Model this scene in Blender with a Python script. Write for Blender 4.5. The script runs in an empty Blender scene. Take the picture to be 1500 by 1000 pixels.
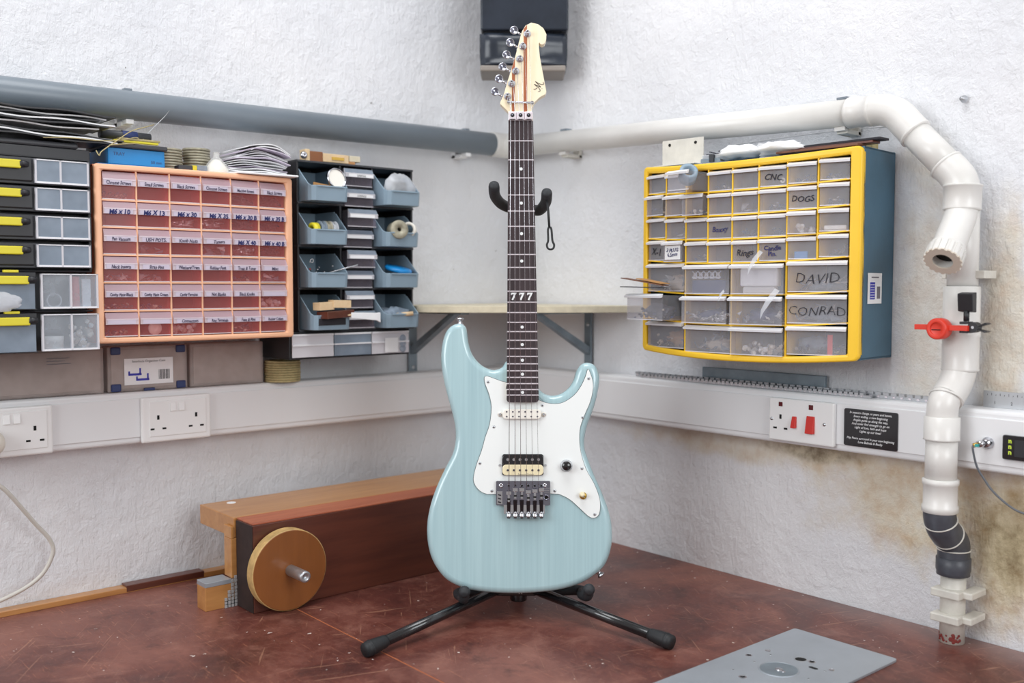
import bpy, bmesh, math, random
from mathutils import Vector, Matrix, noise
random.seed(7)
SC = bpy.context.scene
COL = SC.collection
PI = math.pi

# ------------------------------------------------------------------ camera, light, exposure
CAM = Vector((1.8657, -1.588, 0.565))
YAW = math.radians(49.4)
cam_d = bpy.data.cameras.new('camera'); cam = bpy.data.objects.new('camera', cam_d); COL.objects.link(cam)
cam.location = CAM
cam.rotation_euler = (math.radians(90 - 3.1407), 0, YAW)
cam_d.sensor_width = 36; cam_d.lens = 1458 / 1500 * 36
cam_d.clip_start = 0.05
cam_d.dof.use_dof = True; cam_d.dof.focus_distance = 1.70; cam_d.dof.aperture_fstop = 2.6
SC.camera = cam
FW = Vector((-math.sin(YAW), math.cos(YAW), 0)); RT = Vector((math.cos(YAW), math.sin(YAW), 0)); UP = Vector((0, 0, 1))

SC.view_settings.view_transform = 'Standard'
SC.view_settings.look = 'None'
SC.view_settings.gamma = 1
SC.view_settings.use_curve_mapping = False
SC.view_settings.exposure = 0.0
SC.cycles.transparent_max_bounces = 24

world = bpy.data.worlds.new('world'); SC.world = world; world.use_nodes = True
world.node_tree.nodes['Background'].inputs[0].default_value = (1.0, 0.935, 0.90, 1)
world.node_tree.nodes['Background'].inputs[1].default_value = 0.46

def area(name, loc, target, sx, sy, power, col=(1, 1, 1)):
    d = bpy.data.lights.new(name, 'AREA'); d.shape = 'RECTANGLE'; d.size = sx; d.size_y = sy; d.energy = power; d.color = col
    o = bpy.data.objects.new(name, d); COL.objects.link(o); o.location = loc
    o.rotation_euler = (Vector(target) - Vector(loc)).to_track_quat('-Z', 'Y').to_euler()
    return o
area('ceiling_light', (0.95, -0.95, 2.45), (0.55, -0.55, 0.5), 1.1, 1.1, 23, (0.96, 0.98, 1.0))
area('left_fill_light', (0.75, -3.0, 1.25), (0.55, 0.0, 0.45), 1.3, 1.2, 30, (0.93, 0.97, 1.0))  # unseen fill lamp, added left of the camera to brighten walls and bench
area('right_fill_light', (3.1, -0.85, 1.2), (0.0, -0.55, 0.45), 1.1, 1.1, 22, (0.93, 0.97, 1.0))  # smaller fill lamp, added out of view on the right

# ------------------------------------------------------------------ materials
def lin(h):
    h = h.lstrip('#')
    o = []
    for i in (0, 2, 4):
        c = int(h[i:i + 2], 16) / 255
        o.append(c / 12.92 if c <= 0.04045 else ((c + 0.055) / 1.055) ** 2.4)
    return (*o, 1)

class NT:
    """small node-tree helper"""
    def __init__(s, name):
        s.m = bpy.data.materials.new(name); s.m.use_nodes = True; s.t = s.m.node_tree
        s.b = s.t.nodes['Principled BSDF']; s.o = s.t.nodes['Material Output']
        s.tc = None
    def n(s, typ, **kw):
        nd = s.t.nodes.new(typ)
        for k, v in kw.items():
            if isinstance(k, str) and hasattr(nd, k): setattr(nd, k, v)
            else: nd.inputs[k].default_value = v
        return nd
    def l(s, a, b): s.t.links.new(a, b)
    def coord(s, scale=(1, 1, 1), space='Object'):
        if s.tc is None: s.tc = s.n('ShaderNodeTexCoord')
        mp = s.n('ShaderNodeMapping'); mp.inputs['Scale'].default_value = scale
        s.l(s.tc.outputs[space], mp.inputs[0]); return mp.outputs[0]
    def noise(s, vec, scale, detail=4, rough=0.55, dist=0):
        nd = s.n('ShaderNodeTexNoise'); nd.inputs['Scale'].default_value = scale; nd.inputs['Detail'].default_value = detail
        nd.inputs['Roughness'].default_value = rough; nd.inputs['Distortion'].default_value = dist
        s.l(vec, nd.inputs['Vector']); return nd.outputs[0]
    def ramp(s, fac, stops):
        r = s.n('ShaderNodeValToRGB'); e = r.color_ramp.elements
        e[0].position, e[0].color = stops[0]; e[1].position, e[1].color = stops[-1]
        for p, c in stops[1:-1]:
            x = e.new(p); x.color = c
        s.l(fac, r.inputs[0]); return r.outputs[0]
    def mix(s, fac, a, b, mode='MIX'):
        x = s.n('ShaderNodeMix'); x.data_type = 'RGBA'; x.blend_type = mode
        for sock, v in ((x.inputs[0], fac), (x.inputs[6], a), (x.inputs[7], b)):
            if hasattr(v, 'is_linked'): s.l(v, sock)
            else: sock.default_value = v
        return x.outputs[2]
    def math(s, op, a, b=0.5, c=0.0):
        x = s.n('ShaderNodeMath'); x.operation = op
        for sock, v in zip(x.inputs, (a, b, c)):
            if hasattr(v, 'is_linked'): s.l(v, sock)
            else: sock.default_value = v
        return x.outputs[0]
    def bump(s, h, strength=0.3, dist=0.002, prev=None):
        x = s.n('ShaderNodeBump'); x.inputs['Strength'].default_value = strength; x.inputs['Distance'].default_value = dist
        s.l(h, x.inputs['Height'])
        if prev: s.l(prev, x.inputs['Normal'])
        s.l(x.outputs[0], s.b.inputs['Normal']); return x.outputs[0]

def mat(name, col, rough=0.5, metal=0.0, coat=0.0, bump=0, bscale=60, var=0.0, vscale=20, spec=None, stretch=(1, 1, 1), emis=None):
    s = NT(name); b = s.b
    c = lin(col) if isinstance(col, str) else col
    b.inputs['Base Color'].default_value = c; b.inputs['Roughness'].default_value = rough; b.inputs['Metallic'].default_value = metal
    b.inputs['Coat Weight'].default_value = coat; b.inputs['Coat Roughness'].default_value = 0.06
    if spec is not None: b.inputs['Specular IOR Level'].default_value = spec
    if var:
        v = s.coord(stretch); f = s.noise(v, vscale, 5, 0.6)
        d = tuple(x * (1 - var) for x in c[:3]) + (1,); u = tuple(min(1, x * (1 + var * 0.6)) for x in c[:3]) + (1,)
        s.l(s.ramp(f, [(0.3, d), (0.7, u)]), b.inputs['Base Color'])
    if bump:
        v = s.coord(stretch); s.bump(s.noise(v, bscale, 5, 0.6), bump, 0.001)
    if emis:
        b.inputs['Emission Color'].default_value = lin(emis); b.inputs['Emission Strength'].default_value = 1
    return s.m

def clear(name, col='#ffffff', opacity=0.3, rough=0.25, tint=(0.95, 0.95, 0.97), speck=0.0):
    """thin see-through plastic: part milky surface, part straight transmission"""
    s = NT(name); s.b.inputs['Base Color'].default_value = lin(col); s.b.inputs['Roughness'].default_value = rough
    tr = s.n('ShaderNodeBsdfTransparent'); tr.inputs[0].default_value = (*tint, 1)
    mx = s.n('ShaderNodeMixShader'); mx.inputs[0].default_value = opacity
    if speck:
        f = s.noise(s.coord(), 30, 2, 0.5)
        r = s.n('ShaderNodeMapRange'); r.inputs[1].default_value = 0.3; r.inputs[2].default_value = 0.75
        r.inputs[3].default_value = opacity; r.inputs[4].default_value = min(1, opacity + speck)
        s.l(f, r.inputs[0]); s.l(r.outputs[0], mx.inputs[0])
    s.l(tr.outputs[0], mx.inputs[1]); s.l(s.b.outputs[0], mx.inputs[2]); s.l(mx.outputs[0], s.o.inputs[0])
    return s.m

def plaster(name, stained):
    s = NT(name); v = s.coord()
    base = s.ramp(s.noise(v, 2.2, 3, 0.5), [(0.3, lin('#dfe1e6')), (0.7, lin('#eeeef0'))])
    sp = s.noise(v, 70, 2, 0.5)
    base = s.mix(s.math('GREATER_THAN', sp, 0.80), base, lin('#8f8c88'))
    if stained:
        sep = s.n('ShaderNodeSeparateXYZ'); s.l(v, sep.inputs[0]); X, Z = sep.outputs[0], sep.outputs[2]
        n1 = s.noise(v, 9, 5, 0.6); n2 = s.noise(v, 26, 5, 0.65)
        def blob(cx, cz, rx, rz, thr):
            a = s.math('DIVIDE', s.math('SUBTRACT', X, cx), rx); b = s.math('DIVIDE', s.math('SUBTRACT', Z, cz), rz)
            d = s.math('SQRT', s.math('ADD', s.math('MULTIPLY', a, a), s.math('MULTIPLY', b, b)))
            d = s.math('ADD', d, s.math('MULTIPLY', s.math('SUBTRACT', n1, 0.5), 1.3))
            r = s.n('ShaderNodeMapRange'); r.interpolation_type = 'SMOOTHSTEP'; s.l(d, r.inputs[0]); r.inputs[1].default_value = 1.0; r.inputs[2].default_value = thr
            r.inputs[3].default_value = 0; r.inputs[4].default_value = 1; return r.outputs[0]
        ochre = s.ramp(n2, [(0.3, lin('#c9a878')), (0.55, lin('#ddd0b4')), (0.75, lin('#e6e0d0'))])
        for (cx, cz, rx, rz, k) in ((1.03, 0.20, 0.22, 0.12, 0.75), (1.24, 0.17, 0.20, 0.17, 0.95), (0.70, 0.265, 0.40, 0.050, 0.6), (1.06, 0.55, 0.07, 0.25, 0.45), (1.19, 0.50, 0.05, 0.25, 0.6), (1.05, 0.78, 0.06, 0.06, 0.35)):
            base = s.mix(s.math('MULTIPLY', blob(cx, cz, rx, rz, 0.35), k), base, ochre)
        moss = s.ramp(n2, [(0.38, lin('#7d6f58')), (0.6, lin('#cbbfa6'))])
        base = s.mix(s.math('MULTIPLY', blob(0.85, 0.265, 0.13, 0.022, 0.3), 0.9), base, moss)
        base = s.mix(s.math('MULTIPLY', blob(1.22, 0.16, 0.10, 0.11, 0.2), 0.75), base, s.ramp(n2, [(0.35, lin('#6e6244')), (0.6, lin('#c3b28a'))]))
    s.l(base, s.b.inputs['Base Color']); s.b.inputs['Roughness'].default_value = 0.75
    p = s.bump(s.noise(v, 34, 7, 0.68, 0.25), 1.0, 0.0055)
    # trowel strokes
    s.bump(s.noise(s.coord((60, 60, 14)), 2.5, 3, 0.6, 0.8), 0.5, 0.0035, p)
    return s.m

def benchmat():
    s = NT('oxblood bench paint'); v = s.coord()
    n1 = s.noise(v, 3.2, 6, 0.62, 0.7); n2 = s.noise(v, 24, 6, 0.7, 1.2)
    base = s.ramp(n1, [(0.3, lin('#3c201f')), (0.5, lin('#63352d')), (0.70, lin('#8f5d50'))])
    base = s.mix(s.math('MULTIPLY', s.ramp(n2, [(0.5, (0, 0, 0, 1)), (0.75, (1, 1, 1, 1))]), 0.45), base, lin('#8a5a4c'))
    sc1 = s.noise(s.coord((3, 60, 1)), 5, 3, 0.5, 2.0); sc2 = s.noise(s.coord((50, 4, 1)), 4, 3, 0.5, 2.5)
    base = s.mix(s.math('MULTIPLY', s.math('GREATER_THAN', sc1, 0.665), 0.4), base, lin('#b87a5c'))
    base = s.mix(s.math('MULTIPLY', s.math('GREATER_THAN', sc2, 0.68), 0.35), base, lin('#b98d78'))
    sp = s.noise(v, 95, 2, 0.4)
    base = s.mix(s.math('GREATER_THAN', sp, 0.765), base, lin('#d8cfc8'))
    n3 = s.noise(v, 9, 9, 0.72, 0.4)
    base = s.mix(s.math('MULTIPLY', s.ramp(n3, [(0.52, (0, 0, 0, 1)), (0.66, (1, 1, 1, 1))]), 0.5), base, lin('#996a5c'))
    base = s.mix(s.math('MULTIPLY', s.ramp(n3, [(0.34, (1, 1, 1, 1)), (0.45, (0, 0, 0, 1))]), 0.6), base, lin('#351b1a'))
    for (sc_, th_, sx_, sy_, an_) in ((7, 0.70, 2, 70, 0.6), (6, 0.71, 55, 2, 0.35), (9, 0.715, 3, 90, -0.5)):
        mp = s.n('ShaderNodeMapping'); mp.inputs['Scale'].default_value = (sx_, sy_, 1); mp.inputs['Rotation'].default_value = (0, 0, an_)
        m0 = s.n('ShaderNodeMapping'); m0.inputs['Rotation'].default_value = (0, 0, an_); s.l(s.tc.outputs['Object'], m0.inputs[0]); mp.inputs['Rotation'].default_value = (0, 0, 0); s.l(m0.outputs[0], mp.inputs[0])
        base = s.mix(s.math('MULTIPLY', s.math('GREATER_THAN', s.noise(mp.outputs[0], sc_ * 0.5, 2, 0.5, 0.6), th_), 0.3), base, lin('#c39478'))
    # pale dust along the right wall
    sep = s.n('ShaderNodeSeparateXYZ'); s.l(v, sep.inputs[0])
    r = s.n('ShaderNodeMapRange'); s.l(s.math('ADD', sep.outputs[1], s.math('MULTIPLY', n1, -0.03)), r.inputs[0]); r.inputs[1].default_value = -0.10; r.inputs[2].default_value = -0.03
    rx = s.n('ShaderNodeMapRange'); s.l(sep.outputs[0], rx.inputs[0]); rx.inputs[1].default_value = 0.75; rx.inputs[2].default_value = 1.0
    base = s.mix(s.math('MULTIPLY', s.math('MULTIPLY', r.outputs[0], rx.outputs[0]), 0.45), base, lin('#9a8884'))
    s.l(base, s.b.inputs['Base Color'])
    s.l(s.ramp(n1, [(0.3, (0.28, 0.28, 0.28, 1)), (0.7, (0.5, 0.5, 0.5, 1))]), s.b.inputs['Roughness'])
    s.bump(n2, 0.12, 0.001)
    return s.m

def wood(name, a, b, axis=0, rough=0.45, scale=14, coat=0.0):
    s = NT(name); st = [9, 9, 9]; st[axis] = 0.9; v = s.coord(tuple(st))
    n1 = s.noise(v, scale / 3, 5, 0.6, 0.4); n2 = s.noise(v, scale, 4, 0.6)
    c = s.ramp(n1, [(0.3, lin(a)), (0.7, lin(b))]); c = s.mix(0.35, c, s.ramp(n2, [(0.35, lin(a)), (0.65, lin(b))]))
    s.l(c, s.b.inputs['Base Color']); s.b.inputs['Roughness'].default_value = rough; s.b.inputs['Coat Weight'].default_value = coat
    s.b.inputs['Coat Roughness'].default_value = 0.1
    s.bump(n2, 0.08, 0.001); return s.m

def guitarblue():
    s = NT('sonic blue gloss over ash'); v = s.coord((130, 2.2, 1))
    n1 = s.noise(v, 1.6, 4, 0.6, 0.2); n2 = s.noise(s.coord((30, 1.5, 1)), 1.2, 3, 0.5)
    c = s.ramp(n1, [(0.32, lin('#9dbcc3')), (0.7, lin('#aeccd1'))]); c = s.mix(0.3, c, s.ramp(n2, [(0.35, lin('#9abac2')), (0.65, lin('#b2cfd4'))]))
    s.l(c, s.b.inputs['Base Color']); s.b.inputs['Roughness'].default_value = 0.3; s.b.inputs['Coat Weight'].default_value = 1; s.b.inputs['Coat Roughness'].default_value = 0.03
    return s.m

M = {}
M['plaster_l'] = plaster('white trowelled plaster', False); M['plaster_r'] = plaster('stained trowelled plaster', True)
M['bench'] = benchmat()
M['seam'] = mat('raw seam wood', '#b3663f', 0.6, var=0.2)
M['white'] = mat('white upvc', '#e9eaec', 0.32); M['white2'] = mat('white accessory plastic', '#f1f1f1', 0.25)
M['pvc'] = mat('white pipe plastic', '#dfddd9', 0.28, var=0.06, vscale=9); M['pvc_dirty'] = mat('grubby white pipe plastic', '#d9d6cd', 0.4, var=0.15, vscale=30)
M['pvc_grey'] = mat('grey pipe plastic', '#77818a', 0.33, var=0.08, vscale=6); M['pvc_dark'] = mat('dark grey pipe plastic', '#4c4f57', 0.4, var=0.3, vscale=30)
M['red_flake'] = mat('red paint flakes', '#7a2d28', 0.6)
M['peach'] = mat('peach plastic', '#f6bd98', 0.4); M['peach_in'] = mat('orange plastic inside', '#f0683f', 0.45)
def translucent(name, col, f, rough=0.45):
    s = NT(name); s.b.inputs['Base Color'].default_value = lin(col); s.b.inputs['Roughness'].default_value = rough
    tr = s.n('ShaderNodeBsdfTranslucent'); tr.inputs[0].default_value = lin(col); mx = s.n('ShaderNodeMixShader'); mx.inputs[0].default_value = f
    s.l(s.b.outputs[0], mx.inputs[1]); s.l(tr.outputs[0], mx.inputs[2]); s.l(mx.outputs[0], s.o.inputs[0]); return s.m
M['peach_in'] = translucent('orange plastic inside', '#ff6f50', 0.5); M['peach_sh'] = translucent('peach plastic shell', '#f9b690', 0.45)
M['yellow'] = mat('yellow plastic', '#f7c832', 0.38, var=0.05, vscale=8); M['yel_in'] = mat('amber plastic inside', '#e9b23a', 0.5)
M['petrol'] = mat('petrol blue plastic', '#41667c', 0.42, var=0.22, vscale=9)
M['bin'] = mat('grey blue bin plastic', '#8da3b3', 0.42, var=0.07, vscale=12)
M['black'] = mat('black plastic', '#26272b', 0.42); M['dgrey'] = mat('charcoal plastic', '#393b40', 0.45)
M['latch'] = mat('yellow latch plastic', '#ddd02f', 0.45)
M['clear'] = clear('clear drawer plastic', '#d9d2e0', 0.07, 0.2, (0.93, 0.90, 0.93), 0.06)
M['clearbounce'] = clear('bounce tinted drawer plastic', '#e08a88', 0.20, 0.2, (0.96, 0.90, 0.91), 0.06)  # rose tint stands in for orange light bounced inside the peach cabinet
M['clearbig'] = clear('scuffed clear drawer plastic', '#dadbe2', 0.17, 0.3, (0.93, 0.92, 0.93), 0.07)
M['pocket'] = clear('pinkish milky pocket', '#e6d3df', 0.38, 0.3, (0.97, 0.93, 0.94)); M['pocketw'] = clear('whiter milky pocket', '#efe4ec', 0.62, 0.3, (0.97, 0.94, 0.95)); M['milky'] = clear('milky lid plastic', '#f1eff4', 0.66, 0.3); M['milkyw'] = clear('white milky plastic', '#f6f7fb', 0.88, 0.3)  # pocket pinks stand in for orange light bounced off the cabinet
M['frost'] = clear('frosted organiser plastic', '#a3b2c2', 0.42, 0.3, (0.85, 0.88, 0.92), 0.18)
M['frost2'] = clear('lightly frosted plastic', '#ccd4dc', 0.24, 0.3, (0.9, 0.92, 0.95), 0.12)
M['tray'] = clear('shade browned clear plastic', '#cfc3be', 0.42, 0.2, (0.93, 0.9, 0.89), 0.12)  # brown tint puts the shade below the cabinets into the plastic
M['film'] = clear('clear film', '#eef1f6', 0.35, 0.12, (0.95, 0.96, 0.98), 0.25)
M['strip'] = mat('label paper', '#c9c0d0', 0.7); M['paper'] = mat('white paper', '#f0f1f3', 0.75, var=0.06); M['card'] = mat('kraft card', '#b98a55', 0.8, var=0.15)
M['ink'] = mat('blue black marker ink', '#232a63', 0.7); M['ink2'] = mat('black pen ink', '#3b3550', 0.8); M['inkblack'] = mat('black marker', '#26252c', 0.7)
M['chrome'] = mat('chrome', '#c8c9cf', 0.10, 1.0); M['steel'] = mat('brushed steel', '#c2c5c9', 0.33, 0.85, bump=0.1, bscale=90); M['alu'] = mat('aluminium', '#b4bcc4', 0.40, 0.55, bump=0.15, bscale=120, var=0.12, vscale=7)
M['zinc'] = mat('zinc plated steel', '#8d9aa3', 0.45, 0.6, var=0.2, vscale=30); M['gunmetal'] = mat('dark chrome', '#8b8c9a', 0.16, 1.0)
M['dark'] = mat('dark hole', '#0b0b0c', 0.8); M['foam'] = mat('black foam rubber', '#2a2d31', 0.6, bump=0.3, bscale=300); M['blackmetal'] = mat('black gloss tube', '#16171a', 0.22, coat=0.6)
M['rubber'] = mat('black rubber', '#1e2023', 0.55)
M['blue'] = guitarblue(); M['guard'] = mat('white pickguard', '#eff3f2', 0.18, coat=0.5); M['ply'] = mat('black ply line', '#23262a', 0.4)
M['maple'] = wood('pale maple', '#e9d8b6', '#f2e6cc', 1, 0.35, 20, 0.3); M['walnut'] = mat('brown laminate stripe', '#a9623f', 0.4, var=0.15, vscale=40)
M['ebony'] = wood('dark rosewood', '#2b2024', '#3d2f33', 1, 0.42, 30); M['fret'] = mat('fret wire', '#ece4ea', 0.25, 0.45); M['pearl'] = mat('white inlay', '#eceff0', 0.3)
M['cream'] = mat('cream bobbin', '#efe3bd', 0.3, coat=0.3); M['ivory'] = mat('off white pickup cover', '#f3efe6', 0.3, coat=0.3); M['gloss_black'] = mat('gloss black plastic', '#131318', 0.15, coat=0.5)
M['string'] = mat('nickel string', '#cfcfd4', 0.25, 1.0)
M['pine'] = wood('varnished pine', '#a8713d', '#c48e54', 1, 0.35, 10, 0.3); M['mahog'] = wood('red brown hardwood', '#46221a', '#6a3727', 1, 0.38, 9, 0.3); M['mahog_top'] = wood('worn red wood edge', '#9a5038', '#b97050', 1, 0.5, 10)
M['endgrain'] = mat('dark end grain', '#2e201e', 0.7, var=0.3, vscale=60); M['mdf'] = wood('lacquered fibreboard', '#7d4820', '#93592a', 2, 0.35, 5, 0.3); M['mdfedge'] = mat('worn fibreboard edge', '#c2a068', 0.7, var=0.35, vscale=50)
M['ply_edge'] = mat('weathered board', '#d9cfb6', 0.7, var=0.15, vscale=40); M['sandpaper'] = mat('grey abrasive strip', '#a9a9aa', 0.8, var=0.15, vscale=80)
M['blueplastic'] = mat('bright blue plastic', '#1787cf', 0.35); M['teal'] = mat('teal plastic', '#2fa3a0', 0.5); M['rose'] = mat('red tape', '#e0453f', 0.5)
M['duct'] = mat('black pvc sheet', '#262d38', 0.25, var=0.25, vscale=14, bump=0.15, bscale=18); M['ductrim'] = mat('taupe edge', '#8b837c', 0.5)
M['redlever'] = mat('red lever plastic', '#dd3a26', 0.38); M['redsw'] = mat('red rocker plastic', '#cf2c22', 0.35); M['neon'] = mat('dark red neon lens', '#5e1b20', 0.2)
M['disc'] = mat('greyish coil wire', '#a5a08d', 0.5, 0.3, var=0.3, vscale=80); M['straw'] = mat('straw coil', '#b8aa7c', 0.7, var=0.25, vscale=90)
M['glass'] = clear('clear glass', '#ffffff', 0.28, 0.04, (0.93, 0.94, 0.92)); M['bag'] = clear('white polythene', '#f2f1ef', 0.75, 0.3); M['cable'] = mat('off white cable', '#cfccc4', 0.45); M['cable_dk'] = mat('grey cable', '#5d6168', 0.5)
M['plug'] = mat('cream plug plastic', '#e3ded3', 0.35); M['brass'] = mat('brass', '#d8b25a', 0.25, 1.0); M['digit'] = mat('lit display digits', '#c9e04a', 0.5, emis='#5f6a18')
M['fluff'] = mat('grey blue fluff', '#8493a3', 0.9, var=0.3, vscale=60); M['navy'] = mat('navy plastic', '#2b3a6b', 0.4); M['labelblue'] = mat('print blue', '#3d3fae', 0.7); M['printgrey'] = mat('print grey', '#77747a', 0.8)
M['bolt'] = mat('bright zinc bolts', '#c9c9cc', 0.28, 0.9); M['darkpart'] = mat('dark small parts', '#3c3a46', 0.5); M['beige'] = mat('beige small parts', '#d5cbbd', 0.6); M['veneer'] = wood('dark veneer', '#5d3a2a', '#7a4e37', 0, 0.5, 12)
M['lightwood'] = wood('pale offcut wood', '#d8b990', '#e6cda6', 1, 0.6, 14); M['floor'] = mat('concrete floor', '#8a8580', 0.8, var=0.15)

# ------------------------------------------------------------------ mesh helpers
class MB:
    def __init__(s): s.v = []; s.f = []; s.mi = []; s.sm = []; s.mats = []
    def mid(s, m):
        if m not in s.mats: s.mats.append(m)
        return s.mats.index(m)
    def add(s, vs, fs, m='white', smooth=False, M4=None):
        k = len(s.v)
        if M4 is not None: vs = [M4 @ Vector(p) for p in vs]
        s.v += [tuple(p) for p in vs]; s.f += [tuple(i + k for i in f) for f in fs]
        i = s.mid(m); s.mi += [i] * len(fs); s.sm += [smooth] * len(fs); return s
    def box(s, x0, x1, y0, y1, z0, z1, m='white', M4=None):
        x0, x1 = sorted((x0, x1)); y0, y1 = sorted((y0, y1)); z0, z1 = sorted((z0, z1))
        v = [(x, y, z) for z in (z0, z1) for y in (y0, y1) for x in (x0, x1)]
        return s.add(v, [(0, 2, 3, 1), (4, 5, 7, 6), (0, 1, 5, 4), (2, 6, 7, 3), (0, 4, 6, 2), (1, 3, 7, 5)], m, False, M4)
    def hexa(s, b, t, m='white', M4=None):
        """8-corner solid: b,t = bottom and top quads, counter-clockwise from above"""
        return s.add(list(b) + list(t), [(3, 2, 1, 0), (4, 5, 6, 7), (0, 1, 5, 4), (1, 2, 6, 5), (2, 3, 7, 6), (3, 0, 4, 7)], m, False, M4)
    def wbox(s, x0, x1, y0, y1, z0, z1, warp, n=12, m='white'):
        vs = []; fs = []
        for i in range(n + 1):
            x = x0 + (x1 - x0) * i / n
            for (y, z) in ((y0, z0), (y1, z0), (y1, z1), (y0, z1)): vs.append(warp(x, y, z))
        for i in range(n):
            a = 4 * i
            for j in range(4): fs.append((a + j, a + (j + 1) % 4, a + 4 + (j + 1) % 4, a + 4 + j))
        fs += [(3, 2, 1, 0), (4 * n, 4 * n + 1, 4 * n + 2, 4 * n + 3)]
        return s.add(vs, fs, m)
    def tube(s, pts, r, n=10, m='chrome', caps=True, closed=False, M4=None):
        pts = [Vector(p) for p in pts]; N = len(pts); rs = r if isinstance(r, (list, tuple)) else [r] * N
        vs = []; fs = []; prev = None
        for i, p in enumerate(pts):
            if closed: t = pts[(i + 1) % N] - pts[i - 1]
            else: t = (pts[min(i + 1, N - 1)] - pts[max(i - 1, 0)])
            t.normalize()
            if prev is None:
                a = Vector((0, 0, 1)) if abs(t.z) < 0.9 else Vector((1, 0, 0)); u = t.cross(a).normalized()
            else:
                u = (prev - t * prev.dot(t)).normalized()
            prev = u; w = t.cross(u)
            for k in range(n):
                an = 2 * PI * k / n; vs.append(p + (u * math.cos(an) + w * math.sin(an)) * rs[i])
        for i in range(N if closed else N - 1):
            a = i * n; b = ((i + 1) % N) * n
            for k in range(n): fs.append((a + k, a + (k + 1) % n, b + (k + 1) % n, b + k))
        s.add(vs, fs, m, True, M4)
        if caps and not closed:
            k = len(s.v) - len(vs); i = s.mid(m)
            s.f.append(tuple(k + q for q in reversed(range(n)))); s.f.append(tuple(k + (N - 1) * n + q for q in range(n))); s.mi += [i, i]; s.sm += [False, False]
        return s
    def lathe(s, prof, c=(0, 0, 0), ax=(0, 0, 1), n=24, m='chrome', smooth=True, M4=None):
        ax = Vector(ax).normalized(); a = Vector((0, 0, 1)) if abs(ax.z) < 0.9 else Vector((1, 0, 0)); u = ax.cross(a).normalized(); w = ax.cross(u); c = Vector(c)
        vs = []; fs = []; N = len(prof)
        for (r, h) in prof:
            for k in range(n):
                an = 2 * PI * k / n; vs.append(c + ax * h + (u * math.cos(an) + w * math.sin(an)) * max(r, 1e-5))
        for i in range(N - 1):
            for k in range(n): fs.append((i * n + k, i * n + (k + 1) % n, (i + 1) * n + (k + 1) % n, (i + 1) * n + k))
        return s.add(vs, fs, m, smooth, M4)
    def disc(s, r, h0, h1, c=(0, 0, 0), ax=(0, 0, 1), n=24, m='chrome', M4=None):
        return s.lathe([(0, h0), (r, h0), (r, h1), (0, h1)], c, ax, n, m, False, M4)
    def prism(s, out, h0, h1, m='white', M4=None, smooth_side=False):
        n = len(out); vs = [(x, y, h0) for x, y in out] + [(x, y, h1) for x, y in out]
        s.add(vs, [tuple(reversed(range(n))), tuple(range(n, 2 * n))], m, False, M4)
        k = len(s.v) - 2 * n; i = s.mid(m)
        for j in range(n):
            s.f.append((k + j, k + (j + 1) % n, k + n + (j + 1) % n, k + n + j)); s.mi.append(i); s.sm.append(smooth_side)
        return s
    def text(s, txt, size, M4, m='ink', shear=0.0, bold=0.0, align='CENTER', wob=0.0, depth=0.0, sx=1.0, spacing=1.0):
        cu = bpy.data.curves.new('t', 'FONT'); cu.body = txt; cu.size = size; cu.shear = shear; cu.offset = bold; cu.align_x = align; cu.align_y = 'CENTER'; cu.extrude = depth
        cu.resolution_u = 2; cu.space_character = spacing; cu.space_line = 0.85
        ob = bpy.data.objects.new('t', cu); COL.objects.link(ob)
        me = ob.to_mesh()
        vs = []
        for v in me.vertices:
            p = v.co.copy(); p.x *= sx
            if wob: p.y += size * wob * math.sin(p.x / size * 2.1 + len(txt)); p.x += size * wob * 0.8 * math.sin(p.y / size * 5 + p.x / size * 1.3)
            vs.append(p)
        fs = [tuple(f.vertices) for f in me.polygons]
        ob.to_mesh_clear(); bpy.data.objects.remove(ob); bpy.data.curves.remove(cu)
        return s.add(vs, fs, m, False, M4)
    def mesh(s, name):
        me = bpy.data.meshes.new(name); me.from_pydata(s.v, [], s.f)
        for q in s.mats: me.materials.append(M[q])
        me.polygons.foreach_set('material_index', s.mi); me.polygons.foreach_set('use_smooth', s.sm); me.update()
        return me
    def build(s, name, parent=None, bevel=0, seg=2, loc=None, rot=None, label=None, fix=True):
        me = s.mesh(name)
        if fix:
            bm = bmesh.new(); bm.from_mesh(me); bmesh.ops.remove_doubles(bm, verts=bm.verts, dist=1e-6); bmesh.ops.recalc_face_normals(bm, faces=bm.faces); bm.to_mesh(me); bm.free()
        return link(name, me, parent, bevel, seg, loc, rot, label)

def link(name, me, parent=None, bevel=0, seg=2, loc=None, rot=None, label=None):
    o = bpy.data.objects.new(name, me); COL.objects.link(o)
    if parent: o.parent = parent
    if loc: o.location = loc
    if rot: o.rotation_euler = rot
    if bevel:
        b = o.modifiers.new('bevel', 'BEVEL'); b.width = bevel; b.segments = seg; b.limit_method = 'ANGLE'; b.angle_limit = math.radians(40); b.harden_normals = False
    if label: o['label'] = label
    return o

def tag(o, label=None, cat=None, group=None, kind=None):
    if label: o['label'] = label
    if cat: o['category'] = cat
    if group: o['group'] = group
    if kind: o['kind'] = kind
    return o

def thing(name, label, cat, loc=(0, 0, 0), rz=0, group=None, mw=None):
    o = bpy.data.objects.new(name, None); COL.objects.link(o); o.empty_display_size = 0.02
    if mw is not None: o.matrix_world = mw
    else: o.location = loc; o.rotation_euler = (0, 0, rz)
    return tag(o, label, cat, group)

def copy_tree(o, parent=None):
    c = o.copy(); COL.objects.link(c); c.parent = parent
    for ch in list(o.children): copy_tree(ch, c)
    return c

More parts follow.
